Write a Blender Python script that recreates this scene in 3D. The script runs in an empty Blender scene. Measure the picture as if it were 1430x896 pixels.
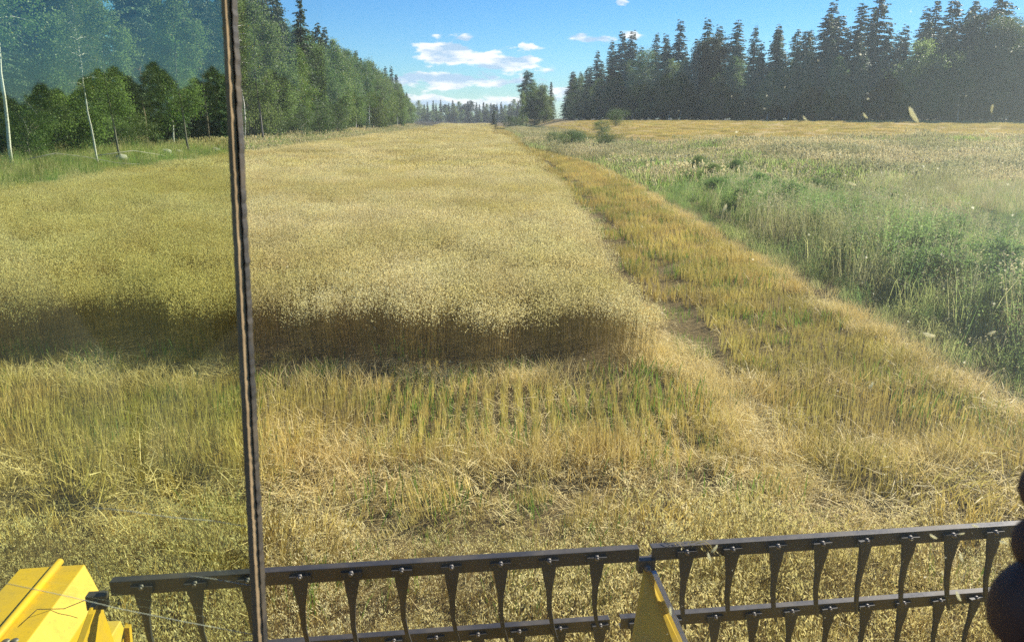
import bpy, math, random
import numpy as np
from mathutils import Vector, Matrix
R = math.radians
rng = np.random.default_rng(7)
random.seed(7)
scn = bpy.context.scene
COL = scn.collection

# ------------------------------------------------------------------ camera
PITCH, CAM_H, FPX = 14.4, 3.0, 1101.0
cam_d = bpy.data.cameras.new('camera'); cam = bpy.data.objects.new('camera', cam_d); COL.objects.link(cam)
cam.location = (0, 0, CAM_H); cam.rotation_euler = (R(90 - PITCH), 0, 0)
cam_d.sensor_width = 36; cam_d.lens = FPX / 1430 * 36
cam_d.clip_start = .03; cam_d.clip_end = 5000
cam_d.dof.use_dof = True; cam_d.dof.focus_distance = 12; cam_d.dof.aperture_fstop = 19
scn.camera = cam
_c, _s = math.cos(R(PITCH)), math.sin(R(PITCH))

def ray(u, v):
    a = (u - 715) / FPX; t = (v - 448) / FPX
    return Vector((a, _c - t * _s, -_s - t * _c))

def at(u, v, depth):
    return Vector((0, 0, CAM_H)) + ray(u, v) * depth

# ------------------------------------------------------------------ world, sun, exposure
SUN_AZ, SUN_EL = 52.0, 34.0          # azimuth clockwise from +Y
w = bpy.data.worlds.new('World'); scn.world = w; w.use_nodes = True
nt = w.node_tree; N = nt.nodes; Lk = nt.links
bg = N['Background']; bg.inputs[1].default_value = .056
sky = N.new('ShaderNodeTexSky'); sky.sky_type = 'NISHITA'; sky.sun_disc = False
sky.sun_elevation = R(SUN_EL); sky.sun_rotation = R(SUN_AZ)
sky.air_density = 1.0; sky.dust_density = .02; sky.ozone_density = 2.2; sky.altitude = 50

def wn(t, **k):
    n = N.new(t)
    for a, b in k.items(): setattr(n, a, b)
    return n

def wm(op, a, b=None, c=None):
    n = N.new('ShaderNodeMath'); n.operation = op
    for i, x in enumerate((a, b, c)):
        if x is None: continue
        if isinstance(x, (int, float)): n.inputs[i].default_value = x
        else: Lk.new(x, n.inputs[i])
    return n.outputs[0]
tc = wn('ShaderNodeTexCoord'); sp = wn('ShaderNodeSeparateXYZ'); Lk.new(tc.outputs['Generated'], sp.inputs[0])
ay = wm('MAXIMUM', wm('ABSOLUTE', sp.outputs[1]), .05)
az = wm('DIVIDE', sp.outputs[0], ay); el = wm('DIVIDE', sp.outputs[2], ay)

def cloud_noise(sx, sy, off, det=7):
    cb = wn('ShaderNodeCombineXYZ'); Lk.new(wm('MULTIPLY', az, sx), cb.inputs[0]); Lk.new(wm('MULTIPLY', el, sy), cb.inputs[1])
    cb.inputs[2].default_value = off
    n = wn('ShaderNodeTexNoise'); n.inputs['Scale'].default_value = 1; n.inputs['Detail'].default_value = det
    n.inputs['Roughness'].default_value = .56
    Lk.new(cb.outputs[0], n.inputs['Vector']); return n.outputs[0]

def blob(ax, ex, ra, re):
    """soft ellipse of direction round azimuth tangent ax, elevation tangent ex"""
    a = wm('DIVIDE', wm('SUBTRACT', az, ax), ra); e = wm('DIVIDE', wm('SUBTRACT', el, ex), re)
    return wm('MAXIMUM', wm('SUBTRACT', 1.0, wm('SQRT', wm('ADD', wm('MULTIPLY', a, a), wm('MULTIPLY', e, e)))), 0.0)
CL = [(-.085, .075, .075, .026, 1.0), (-.02, .068, .06, .018, 1.0), (-.06, .045, .13, .022, .9), (.005, .05, .06, .02, .8), (-.125, .152, .050, .011, 2.4), (-.10, .153, .035, .012, 2.4), (.13, .135, .016, .007, .9), (.143, .098, .02, .010, .8),
      (-.03, .02, .25, .02, .8), (-.055, .092, .014, .007, 1.0), (.10, .093, .035, .008, .8), (.45, .3, .3, .05, .5), (-.7, .35, .3, .06, .6), (.025, .083, .02, .008, .9)]
acc = None
for (a_, e_, ra, re, k) in CL:
    b = wm('MULTIPLY', blob(a_, e_, ra, re), k)
    acc = b if acc is None else wm('MAXIMUM', acc, b)
n1 = cloud_noise(26, 75, 3.3)
n2 = cloud_noise(9, 40, 8.8)
dens = wm('ADD', wm('MULTIPLY', acc, 1.0), wm('ADD', wm('MULTIPLY', wm('SUBTRACT', n1, .5), 2.7), wm('MULTIPLY', wm('SUBTRACT', n2, .5), .8)))
mr = wn('ShaderNodeMapRange'); mr.interpolation_type = 'SMOOTHSTEP'
Lk.new(dens, mr.inputs[0]); mr.inputs[1].default_value = .28; mr.inputs[2].default_value = .62
gate = wn('ShaderNodeMapRange'); Lk.new(acc, gate.inputs[0]); gate.inputs[1].default_value = 0; gate.inputs[2].default_value = .12
cmask = wm('MULTIPLY', mr.outputs[0], gate.outputs[0])
n3 = cloud_noise(14, 55, 5.1, 4)
sh = wn('ShaderNodeMapRange'); Lk.new(n3, sh.inputs[0]); sh.inputs[1].default_value = .43; sh.inputs[2].default_value = .55
ccol = wn('ShaderNodeMix', data_type='RGBA'); Lk.new(sh.outputs[0], ccol.inputs[0])
ccol.inputs[6].default_value = (4.0, 5.7, 7.7, 1); ccol.inputs[7].default_value = (9.3, 9.4, 9.5, 1)
hs = wn('ShaderNodeHueSaturation'); hs.inputs['Saturation'].default_value = 1.35; hs.inputs['Value'].default_value = 1.0
Lk.new(sky.outputs[0], hs.inputs['Color'])
tint = wn('ShaderNodeMix', data_type='RGBA', blend_type='MULTIPLY'); tint.inputs[0].default_value = 1; tint.inputs[7].default_value = (.50, .82, 1.12, 1); Lk.new(hs.outputs[0], tint.inputs[6])
cm = wn('ShaderNodeMix', data_type='RGBA'); Lk.new(wm('MULTIPLY', cmask, .92), cm.inputs[0])
Lk.new(tint.outputs[2], cm.inputs[6]); Lk.new(ccol.outputs[2], cm.inputs[7]); Lk.new(cm.outputs[2], bg.inputs[0])

sd = bpy.data.lights.new('sun', 'SUN'); sd.energy = 4.9; sd.angle = R(.5); sd.color = (1, .93, .80)
sun = bpy.data.objects.new('sun', sd); COL.objects.link(sun)
sdir = Vector((math.sin(R(SUN_AZ)) * math.cos(R(SUN_EL)), math.cos(R(SUN_AZ)) * math.cos(R(SUN_EL)), math.sin(R(SUN_EL))))
sun.rotation_euler = sdir.to_track_quat('Z', 'Y').to_euler(); sun.location = (30, 30, 40)
vs = scn.view_settings; vs.view_transform = 'Standard'; vs.look = 'None'; vs.gamma = 1; vs.exposure = 1.12; vs.use_curve_mapping = False
cy = scn.cycles; cy.transparent_max_bounces = 24; cy.max_bounces = 6; cy.diffuse_bounces = 3; cy.glossy_bounces = 2; cy.transmission_bounces = 3
cy.use_denoising = False; cy.caustics_reflective = False; cy.caustics_refractive = False; cy.sample_clamp_indirect = 6
try: scn.render.threads_mode = 'AUTO'
except Exception: pass

# ------------------------------------------------------------------ helpers
def tag(o, label=None, cat=None, group=None, kind=None):
    for k, v in (('label', label), ('category', cat), ('group', group), ('kind', kind)):
        if v: o[k] = v
    return o

def empty(name, loc, rz=0):
    o = bpy.data.objects.new(name, None); COL.objects.link(o); o.location = loc; o.rotation_euler = (0, 0, rz); o.empty_display_size = .2
    return o

def lerp(x, pts):
    return np.interp(x, [p[0] for p in pts], [p[1] for p in pts])

class MB:
    """quad soup / tube collector"""
    def __init__(s): s.V = []; s.F = []; s.M = []; s.Rn = []; s.n = 0; s.S = []
    def quads(s, Q, mi=0, rnd=None):
        Q = np.asarray(Q, float).reshape(-1, 4, 3); k = len(Q)
        if rnd is None: rnd = rng.random(k)
        s.V.append(Q.reshape(-1, 3)); s.F.append(np.arange(4 * k).reshape(k, 4) + s.n); s.M.append(np.full(k, mi)); s.S.append(np.zeros(k, bool))
        s.Rn.append(np.repeat(np.broadcast_to(rnd, (k,)), 4)); s.n += 4 * k
    def grid(s, P, mi=0, closed=False, rnd=.5, smooth=True):
        P = np.asarray(P, float); a, b, _ = P.shape
        idx = np.arange(a * b).reshape(a, b) + s.n
        j = np.arange(b) if closed else np.arange(b - 1)
        jn = (j + 1) % b
        F = np.stack([idx[:-1][:, j], idx[:-1][:, jn], idx[1:][:, jn], idx[1:][:, j]], -1).reshape(-1, 4)
        s.V.append(P.reshape(-1, 3)); s.F.append(F); s.M.append(np.full(len(F), mi)); s.S.append(np.full(len(F), smooth)); s.Rn.append(np.full(a * b, rnd)); s.n += a * b
    def tube(s, pts, rad, nseg=7, mi=0, rnd=.5, cap=True):
        pts = np.asarray(pts, float); rad = np.broadcast_to(rad, (len(pts),)).astype(float)
        if cap:
            pts = np.vstack([pts[:1], pts, pts[-1:]]); rad = np.concatenate([[1e-4], rad, [1e-4]])
        T = np.gradient(pts, axis=0); 
        if cap: T[0] = T[1] = pts[2] - pts[1]; T[-1] = T[-2] = pts[-2] - pts[-3]
        T /= np.linalg.norm(T, axis=1, keepdims=True) + 1e-9
        ref = np.array([0, 0, 1.]) if abs(T[len(T) // 2][2]) < .9 else np.array([1., 0, 0])
        A = np.cross(T, ref); A /= np.linalg.norm(A, axis=1, keepdims=True) + 1e-9; B = np.cross(T, A)
        an = np.linspace(0, 2 * np.pi, nseg, endpoint=False)
        P = pts[:, None] + rad[:, None, None] * (A[:, None] * np.cos(an)[None, :, None] + B[:, None] * np.sin(an)[None, :, None])
        s.grid(P[:, ::-1], mi, True, rnd)
    def box(s, c, d, M=None, mi=0, rnd=.5):
        c = np.array(c, float); d = np.array(d, float) / 2
        k = np.array([[-1, -1, -1], [1, -1, -1], [1, 1, -1], [-1, 1, -1], [-1, -1, 1], [1, -1, 1], [1, 1, 1], [-1, 1, 1]]) * d
        if M is not None: k = k @ np.array(M).T
        k = k + c
        F = np.array([[0, 3, 2, 1], [4, 5, 6, 7], [0, 1, 5, 4], [1, 2, 6, 5], [2, 3, 7, 6], [3, 0, 4, 7]])
        s.poly(k, F, mi, rnd)
    def poly(s, V, F, mi=0, rnd=.5):
        V = np.asarray(V, float); F = np.asarray(F)
        s.V.append(V); s.F.append(F + s.n); s.M.append(np.full(len(F), mi)); s.S.append(np.zeros(len(F), bool)); s.Rn.append(np.full(len(V), rnd)); s.n += len(V)
    def mesh(s, name, mats):
        V = np.concatenate(s.V); F = np.concatenate(s.F); me = bpy.data.meshes.new(name)
        me.vertices.add(len(V)); me.vertices.foreach_set('co', V.astype(np.float32).ravel())
        me.loops.add(F.size); me.loops.foreach_set('vertex_index', F.astype(np.int32).ravel())
        me.polygons.add(len(F)); me.polygons.foreach_set('loop_start', np.arange(0, F.size, 4, dtype=np.int32))
        try: me.polygons.foreach_set('loop_total', np.full(len(F), 4, dtype=np.int32))
        except Exception: pass
        me.polygons.foreach_set('material_index', np.concatenate(s.M).astype(np.int32))
        me.polygons.foreach_set('use_smooth', np.concatenate(s.S))
        at_ = me.attributes.new('rnd', 'FLOAT', 'POINT'); at_.data.foreach_set('value', np.concatenate(s.Rn).astype(np.float32))
        for m in mats: me.materials.append(m)
        me.update(calc_edges=True); return me
    def obj(s, name, mats, parent=None, bevel=0, loc=None):
        o = bpy.data.objects.new(name, s.mesh(name, mats if isinstance(mats, (list, tuple)) else [mats])); COL.objects.link(o)
        if parent: o.parent = parent
        if loc is not None: o.location = loc
        if bevel:
            b = o.modifiers.new('bevel', 'BEVEL'); b.width = bevel; b.segments = 2; b.limit_method = 'ANGLE'
        return o

def norm(a): return a / (np.linalg.norm(a, axis=-1, keepdims=True) + 1e-9)

def blades(base, tip, width, bend=0.0, side=None):
    """two-segment tapering strips from base to tip"""
    base = np.asarray(base, float); tip = np.asarray(tip, float); k = len(base)
    if side is None:
        a = rng.random(k) * 2 * np.pi; side = np.stack([np.cos(a), np.sin(a), np.zeros(k)], -1)
    width = np.broadcast_to(width, (k,))[:, None] / 2
    mid = base * .45 + tip * .55; mid[:, 2] += bend * np.linalg.norm(tip - base, axis=1)
    q1 = np.stack([base - side * width, base + side * width, mid + side * width * .85, mid - side * width * .85], 1)
    q2 = np.stack([mid - side * width * .85, mid + side * width * .85, tip + side * width * .25, tip - side * width * .25], 1)
    return q1, q2

def leaves(c, size, asp=.6, droop=0.0, up=0.0):
    """randomly turned leaf quads (diamonds)"""
    k = len(c); d = rng.normal(size=(k, 3)); d[:, 2] = d[:, 2] * (1 - abs(droop)) - droop * 1.5; d = norm(d)
    e = norm(np.cross(d, rng.normal(size=(k, 3)))); size = np.broadcast_to(size, (k,))[:, None]
    a = d * size / 2; b = e * size * asp / 2
    return np.stack([c - a, c + b * 1.0 - a * .1, c + a, c - b * 1.0 - a * .1], 1)

# ------------------------------------------------------------------ materials
def newmat(name):
    m = bpy.data.materials.new(name); m.use_nodes = True; m.node_tree.nodes.clear(); return m

class NT:
    def __init__(s, m): s.t = m.node_tree; s.out = s.t.nodes.new('ShaderNodeOutputMaterial')
    def n(s, t, **k):
        x = s.t.nodes.new(t)
        for a, b in k.items(): setattr(x, a, b)
        return x
    def l(s, a, b): s.t.links.new(a, b)
    def set(s, i, v):
        if isinstance(v, (int, float, tuple)): i.default_value = v
        else: s.l(v, i)
    def math(s, op, a, b=None, c=None, clamp=False):
        x = s.n('ShaderNodeMath', operation=op); x.use_clamp = clamp
        for i, v in enumerate((a, b, c)):
            if v is not None: s.set(x.inputs[i], v)
        return x.outputs[0]
    def mix(s, f, a, b, bt='MIX'):
        x = s.n('ShaderNodeMix', data_type='RGBA', blend_type=bt); s.set(x.inputs[0], f)
        for i, v in ((6, a), (7, b)): s.set(x.inputs[i], (tuple(v) + (1,) if isinstance(v, tuple) and len(v) == 3 else v))
        return x.outputs[2]
    def noise(s, vec, scale, det=4, rough=.55, off=None):
        x = s.n('ShaderNodeTexNoise'); x.inputs['Scale'].default_value = scale; x.inputs['Detail'].default_value = det; x.inputs['Roughness'].default_value = rough
        if vec is not None: s.l(vec, x.inputs['Vector'])
        return x.outputs[0]
    def rng(s, v, a, b, c=0., d=1., smooth=False):
        x = s.n('ShaderNodeMapRange'); 
        if smooth: x.interpolation_type = 'SMOOTHSTEP'
        s.set(x.inputs[0], v)
        for i, q in enumerate((a, b, c, d)): x.inputs[i + 1].default_value = float(q)
        return x.outputs[0]
    def pos(s): return s.n('ShaderNodeNewGeometry').outputs['Position']
    def objc(s): return s.n('ShaderNodeTexCoord').outputs['Object']

def plant_mat(name, c1, c2, c3=None, transl=.35, patch=.25, rough=.7, spec=.25, irand=.0, c4=None, f4=.0):
    """c1..c2 per blade, c3 in large patches, light coming through"""
    m = newmat(name); t = NT(m)
    at_ = t.n('ShaderNodeAttribute', attribute_name='rnd'); col = t.mix(at_.outputs['Fac'], c1, c2)
    if c4 is not None: col = t.mix(t.math('GREATER_THAN', t.math('FRACT', t.math('MULTIPLY', at_.outputs['Fac'], 17.3)), 1 - f4), col, c4)
    if c3 is not None:
        p = t.noise(t.pos(), patch, 4); col = t.mix(t.rng(p, .42, .62), col, c3)
    if irand:
        oi = t.n('ShaderNodeObjectInfo'); hsv = t.n('ShaderNodeHueSaturation'); t.l(col, hsv.inputs['Color'])
        t.l(t.rng(oi.outputs['Random'], 0, 1, 1 - irand, 1 + irand), hsv.inputs['Value'])
        t.l(t.rng(t.math('FRACT', t.math('MULTIPLY', oi.outputs['Random'], 7.7)), 0, 1, .5 - irand * .06, .5 + irand * .05), hsv.inputs['Hue']); col = hsv.outputs[0]
    b = t.n('ShaderNodeBsdfPrincipled'); t.l(col, b.inputs['Base Color']); b.inputs['Roughness'].default_value = rough; b.inputs['Specular IOR Level'].default_value = spec
    tr = t.n('ShaderNodeBsdfTranslucent'); t.l(col, tr.inputs[0])
    mx = t.n('ShaderNodeMixShader'); mx.inputs[0].default_value = transl; t.l(b.outputs[0], mx.inputs[1]); t.l(tr.outputs[0], mx.inputs[2]); t.l(mx.outputs[0], t.out.inputs[0])
    return m

M = {}
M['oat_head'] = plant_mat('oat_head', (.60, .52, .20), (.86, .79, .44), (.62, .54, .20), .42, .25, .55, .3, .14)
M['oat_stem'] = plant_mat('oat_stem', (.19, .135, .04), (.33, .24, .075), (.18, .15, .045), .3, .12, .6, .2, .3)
M['stubble'] = plant_mat('stubble', (.47, .37, .085), (.74, .62, .23), (.42, .37, .10), .3, .35, .6, .25, .2)
M['straw'] = plant_mat('straw', (.64, .51, .18), (.86, .75, .38), None, .3, .35, .6, .22, .1)
M['weed'] = plant_mat('weed', (.10, .19, .03), (.20, .30, .05), None, .4, .3, .6, .3, .1)
M['grass'] = plant_mat('grass', (.15, .25, .05), (.33, .44, .12), (.36, .38, .15), .58, .22, .6, .3, .34, (.50, .44, .24), .18)
M['pale_grass'] = plant_mat('pale_grass', (.58, .50, .25), (.82, .74, .44), (.40, .40, .19), .35, .2, .6, .3, .15)
M['herb'] = plant_mat('herb', (.14, .25, .06), (.31, .42, .15), None, .52, .2, .8, .12, .22)
M['spruce'] = plant_mat('spruce', (.042, .082, .035), (.09, .155, .06), None, .18, .2, .6, .3, .25)
M['pine'] = plant_mat('pine', (.045, .085, .042), (.085, .135, .06), None, .2, .2, .6, .3, .2)
M['birch_leaf'] = plant_mat('birch_leaf', (.085, .165, .03), (.16, .25, .045), None, .42, .2, .5, .35, .22, (.40, .33, .04), .02)
M['alder_leaf'] = plant_mat('alder_leaf', (.10, .175, .045), (.21, .29, .085), None, .6, .2, .5, .35, .25)
M['shrub_leaf'] = plant_mat('shrub_leaf', (.08, .14, .035), (.15, .22, .06), None, .38, .2, .5, .3, .2)

def bark(name, c1, c2, c3=None, scale=(6, 6, 1.2), hi=None):
    m = newmat(name); t = NT(m); mp = t.n('ShaderNodeMapping'); t.l(t.objc(), mp.inputs[0]); mp.inputs['Scale'].default_value = scale
    n = t.noise(mp.outputs[0], 3, 5, .65); col = t.mix(t.rng(n, .4, .62), c1, c2)
    if hi:
        sx = t.n('ShaderNodeSeparateXYZ'); t.l(t.objc(), sx.inputs[0]); col = t.mix(t.rng(sx.outputs[2], hi[0], hi[1]), col, c3)
    b = t.n('ShaderNodeBsdfPrincipled'); t.l(col, b.inputs['Base Color']); b.inputs['Roughness'].default_value = .85
    bp = t.n('ShaderNodeBump'); bp.inputs['Strength'].default_value = .5; bp.inputs['Distance'].default_value = .02; t.l(n, bp.inputs['Height']); t.l(bp.outputs[0], b.inputs['Normal'])
    t.l(b.outputs[0], t.out.inputs[0]); return m
M['bark_spruce'] = bark('bark_spruce', (.10, .075, .055), (.17, .135, .105))
M['bark_pine'] = bark('bark_pine', (.13, .10, .08), (.22, .16, .12), (.34, .19, .10), hi=(8, 11))
M['bark_birch'] = bark('bark_birch', (.72, .70, .66), (.08, .07, .065), scale=(2, 2, 9))
M['bark_birch'].node_tree.nodes['Map Range'].inputs[1].default_value = .56; M['bark_birch'].node_tree.nodes['Map Range'].inputs[2].default_value = .66
M['bark_alder'] = bark('bark_alder', (.14, .125, .11), (.26, .24, .21))
M['dead_wood'] = bark('dead_wood', (.30, .28, .25), (.45, .42, .38))

# ------------------------------------------------------------------ field layout (metres; +Y is the way the machine looks)
CROP_R = [(9, 1.72), (16, 1.75), (25, 1.82), (42, 1.65), (72, .35), (128, -2.0), (300, -7), (420, -12)]
CROP_L = [(9, -14.6), (24, -15.8), (38, -17.4), (76, -18.6), (131, -20.0), (215, -22.5), (420, -34)]
STUB_R = [(0, 5.1), (24, 5.2), (36, 5.5), (52, 5.3), (70, 3.6), (88, 1.4), (142, 1.0), (300, -4), (420, -9)]
CROP_Y0, CROP_Y1 = 9.0, 330

def sstep(x, a, b):
    t = np.clip((x - a) / (b - a), 0, 1); return t * t * (3 - 2 * t)

def ground_z(x, y):
    x = np.asarray(x, float); y = np.asarray(y, float)
    h = 2.45 * np.clip((y - 30) / 105, 0, 1) * sstep(x - lerp(y, STUB_R), 1.5, 16)
    l = lerp(y, CROP_L) - x
    h = h + .75 * sstep(l, 1.0, 7) * sstep(y, 5, 20)
    # shallow ditch beside the stubble
    d = x - lerp(y, STUB_R); fy = np.clip(1 - y / 90, 0, 1) * sstep(y, 2, 8); h = h + fy * (.26 * np.exp(-((d - 3.6) / 1.5) ** 2) - .95 * np.exp(-((d - 8.2) / 1.9) ** 2) - .12 * np.exp(-((d - 1.0) / .6) ** 2))
    h = h + .05 * np.sin(x * .9 + 1.3) * np.sin(y * .7) * sstep(d, .5, 3)
    # wheel grooves in the cut strip
    gx = np.interp(y, [9, 16, 25, 37, 60], [2.35, 2.95, 2.8, 2.8, 2.4])
    h = h - .07 * np.exp(-((x - gx) / .16) ** 2) * sstep(y, 8, 12) * (1 - sstep(y, 55, 70))
    return h

# ground sheet
xs = np.concatenate([-np.geomspace(60, 900, 22)[::-1], np.arange(-58, 60, .7), np.geomspace(60.5, 900, 22)])
ys = np.concatenate([[-400, -200, -100, -50, -20, -8], np.arange(-4, 60, .6), np.geomspace(60.6, 1500, 60)])
X, Y = np.meshgrid(xs, ys); Z = ground_z(X, Y)
mb = MB(); mb.grid(np.stack([X, Y, Z], -1)[:, :, :])
def ground_mat():
    m = newmat('ground'); t = NT(m); p = t.pos(); sx = t.n('ShaderNodeSeparateXYZ'); t.l(p, sx.inputs[0]); x, y = sx.outputs[0], sx.outputs[1]
    n1 = t.noise(p, .35, 5); n2 = t.noise(p, 14, 6, .7)
    soil = t.mix(t.rng(n2, .35, .65), (.055, .042, .02), (.22, .165, .065))
    green = t.mix(t.rng(n2, .35, .65), (.05, .075, .022), (.13, .16, .055))
    gold = t.mix(t.rng(t.noise(p, .12, 5), .4, .62), (.46, .34, .13), (.36, .29, .12))
    gold = t.mix(t.math('MULTIPLY', t.rng(n2, .3, .7), .4), gold, (.22, .16, .06))
    fw = t.noise(p, .09, 3)
    # green verge left of the crop, rough grass right of the cut strip, stubble field beyond it
    side = t.math('SUBTRACT', x, 5.2)
    right = t.rng(t.math('ADD', side, t.math('MULTIPLY', t.math('SUBTRACT', y, 52), .075)), -.2, .6)
    right = t.math('MINIMUM', right, t.rng(x, -1, 2))
    left = t.rng(t.math('ADD', x, t.math('MULTIPLY', y, .028)), -15.2, -16.4)
    far = t.rng(t.math('ADD', y, t.math('MULTIPLY', fw, 18)), 62, 74)
    far = t.math('MULTIPLY', far, t.rng(t.math('SUBTRACT', x, t.math('MULTIPLY', t.math('SUBTRACT', 120, y), .03)), 9, 11))
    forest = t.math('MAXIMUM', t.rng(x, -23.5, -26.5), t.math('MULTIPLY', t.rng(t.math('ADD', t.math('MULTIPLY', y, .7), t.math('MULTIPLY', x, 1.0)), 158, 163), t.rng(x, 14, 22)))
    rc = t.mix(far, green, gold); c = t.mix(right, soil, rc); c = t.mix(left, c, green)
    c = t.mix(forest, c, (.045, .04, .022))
    b = t.n('ShaderNodeBsdfPrincipled'); t.l(c, b.inputs['Base Color']); b.inputs['Roughness'].default_value = .95; b.inputs['Specular IOR Level'].default_value = .1
    bp = t.n('ShaderNodeBump'); bp.inputs['Strength'].default_value = .9; bp.inputs['Distance'].default_value = .06; t.l(n2, bp.inputs['Height']); t.l(bp.outputs[0], b.inputs['Normal'])
    t.l(b.outputs[0], t.out.inputs[0]); return m
M['ground'] = ground_mat()
tag(mb.obj('ground', M['ground']), kind='structure')

# ------------------------------------------------------------------ instanced ground cover
def scatter(name, pts, sources, idx, scale, tilt=None, rz=None, label=None, cat=None):
    pts = np.asarray(pts, np.float32); k = len(pts)
    me = bpy.data.meshes.new(name); me.vertices.add(k); me.vertices.foreach_set('co', pts.ravel())
    rot = np.zeros((k, 3), np.float32)
    if tilt is not None: rot[:, :2] = tilt
    rot[:, 2] = rng.random(k) * 2 * np.pi if rz is None else rz
    a = me.attributes.new('i_rot', 'FLOAT_VECTOR', 'POINT'); a.data.foreach_set('vector', rot.ravel())
    a = me.attributes.new('i_scl', 'FLOAT_VECTOR', 'POINT'); sc = np.asarray(scale, np.float32); sc = np.repeat(sc[:, None], 3, 1) if sc.ndim == 1 else sc; a.data.foreach_set('vector', sc.ravel())
    a = me.attributes.new('i_idx', 'INT', 'POINT'); a.data.foreach_set('value', np.asarray(idx, np.int32))
    o = bpy.data.objects.new(name, me); COL.objects.link(o)
    g = bpy.data.node_groups.new(name, 'GeometryNodeTree'); g.interface.new_socket('Geometry', in_out='INPUT', socket_type='NodeSocketGeometry'); g.interface.new_socket('Geometry', in_out='OUTPUT', socket_type='NodeSocketGeometry')
    gi = g.nodes.new('NodeGroupInput'); go = g.nodes.new('NodeGroupOutput'); iop = g.nodes.new('GeometryNodeInstanceOnPoints')
    jn = g.nodes.new('GeometryNodeJoinGeometry')
    for s_ in reversed(sources):
        oi = g.nodes.new('GeometryNodeObjectInfo'); oi.inputs['Object'].default_value = s_; oi.inputs['As Instance'].default_value = True
        g.links.new(oi.outputs['Geometry'], jn.inputs[0])
    g.links.new(jn.outputs[0], iop.inputs['Instance']); iop.inputs['Pick Instance'].default_value = True
    def na(nm, dt):
        n = g.nodes.new('GeometryNodeInputNamedAttribute'); n.data_type = dt; n.inputs[0].default_value = nm
        return next(x for x in n.outputs if x.enabled and x.name == 'Attribute')
    g.links.new(na('i_rot', 'FLOAT_VECTOR'), iop.inputs['Rotation']); g.links.new(na('i_scl', 'FLOAT_VECTOR'), iop.inputs['Scale']); g.links.new(na('i_idx', 'INT'), iop.inputs['Instance Index'])
    g.links.new(gi.outputs[0], iop.inputs['Points']); g.links.new(iop.outputs[0], go.inputs[0])
    md = o.modifiers.new('scatter', 'NODES'); md.node_group = g
    tag(o, label, cat, kind='stuff'); return o

def src(name, mb_, mats): return bpy.data.objects.new(name, mb_.mesh(name, mats))

def oat_patch(size, n, nsp, spw, spl, sw, hmin=.78, hmax=1.0, full=True, lean=.06):
    b = MB(); xy = (rng.random((n, 2)) - .5) * size; h = hmin + (hmax - hmin) * rng.random(n)
    base = np.column_stack([xy, np.full(n, 0.0 if full else hmin * .45)]); tip = base.copy(); tip[:, 2] = h; tip[:, :2] += rng.normal(size=(n, 2)) * lean
    r_ = rng.random(n)
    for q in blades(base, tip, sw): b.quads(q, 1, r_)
    # drooping spikelets in an open panicle
    f = rng.random((n, nsp)); z = h[:, None] - f * .24 + .02; sp_ = .015 + .045 * f + .01; a = rng.random((n, nsp)) * 2 * np.pi
    px = tip[:, 0:1] + np.cos(a) * sp_; py = tip[:, 1:2] + np.sin(a) * sp_
    c = np.stack([px, py, z], -1).reshape(-1, 3)
    k = len(c); d = rng.normal(size=(k, 3)) * .5; d[:, 2] = -1; d = norm(d); e = norm(np.cross(d, rng.normal(size=(k, 3))))
    L_ = spl * (.7 + .6 * rng.random((k, 1))) / 2; W_ = spw / 2
    b.quads(np.stack([c - d * L_, c + e * W_, c + d * L_, c - e * W_], 1), 0, np.repeat(r_, nsp) * .5 + rng.random(k) * .5)
    # dry leaf blades
    m_ = rng.random(n) < .7; k = m_.sum(); bb = base[m_] * .5 + tip[m_] * .5; bb[:, 2] = h[m_] * (.3 + .5 * rng.random(k)); a = rng.random(k) * 2 * np.pi
    tt = bb + np.column_stack([np.cos(a), np.sin(a), np.full(k, .3)]) * .14
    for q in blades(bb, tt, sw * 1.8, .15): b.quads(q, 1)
    return b
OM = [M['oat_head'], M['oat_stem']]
oat_near = [src('oat_patch_near', oat_patch(.62, 105, 15, .0105, .024, .0036), OM) for _ in range(5)]
oat_mid = [src('oat_patch_mid', oat_patch(1.6, 330, 8, .022, .05, .008, full=False), OM) for _ in range(4)]
oat_far = [src('oat_patch_far', oat_patch(4.2, 700, 5, .05, .10, .02, .80, .98, full=False), OM) for _ in range(3)]

def strip_points(y0, y1, step, fL, fR, jit=.3, vis=None):
    out = []
    y = y0
    while y < y1:
        a, b = float(fL(y)), float(fR(y)); k = max(1, int(round((b - a) / step))); x = a + (np.arange(k) + .5) * (b - a) / k
        out.append(np.column_stack([x + rng.normal(size=k) * step * jit * .5, np.full(k, y) + rng.normal(size=k) * step * jit * .5])); y += step
    return np.concatenate(out)
CR = lambda y: lerp(y, CROP_R); CLf = lambda y: lerp(y, CROP_L)
vL = lambda y: max(-(.68 * y + 3.0), float(CLf(y)))     # what lies well outside the view is left out
p1 = strip_points(CROP_Y0 + .3, 34, .5, lambda y: vL(y) , lambda y: CR(y) - .1)
p2 = strip_points(34, 110, 1.35, lambda y: vL(y) + .6, lambda y: CR(y) - .5)
p3 = strip_points(110, CROP_Y1, 3.4, lambda y: CLf(y) + 1.8, lambda y: CR(y) - 1.6)
def lown(x, y): return np.sin(x * .55 + 1.1 * np.sin(y * .23)) * np.sin(y * .31 + 1.7 * np.sin(x * .17)) + .5 * np.sin(x * 1.9 + y * .8) * np.sin(y * 1.3 - x * .6)
p1 = p1[p1[:, 1] > CROP_Y0 + .28 + .10 * np.maximum(0, -p1[:, 0] - .5) + .08 * np.sin(p1[:, 0] * 2.1)]
P = np.concatenate([p1, p2, p3]); z = ground_z(P[:, 0], P[:, 1])
idx = np.concatenate([rng.integers(0, 5, len(p1)), 5 + rng.integers(0, 4, len(p2)), 9 + rng.integers(0, 3, len(p3))])
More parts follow.
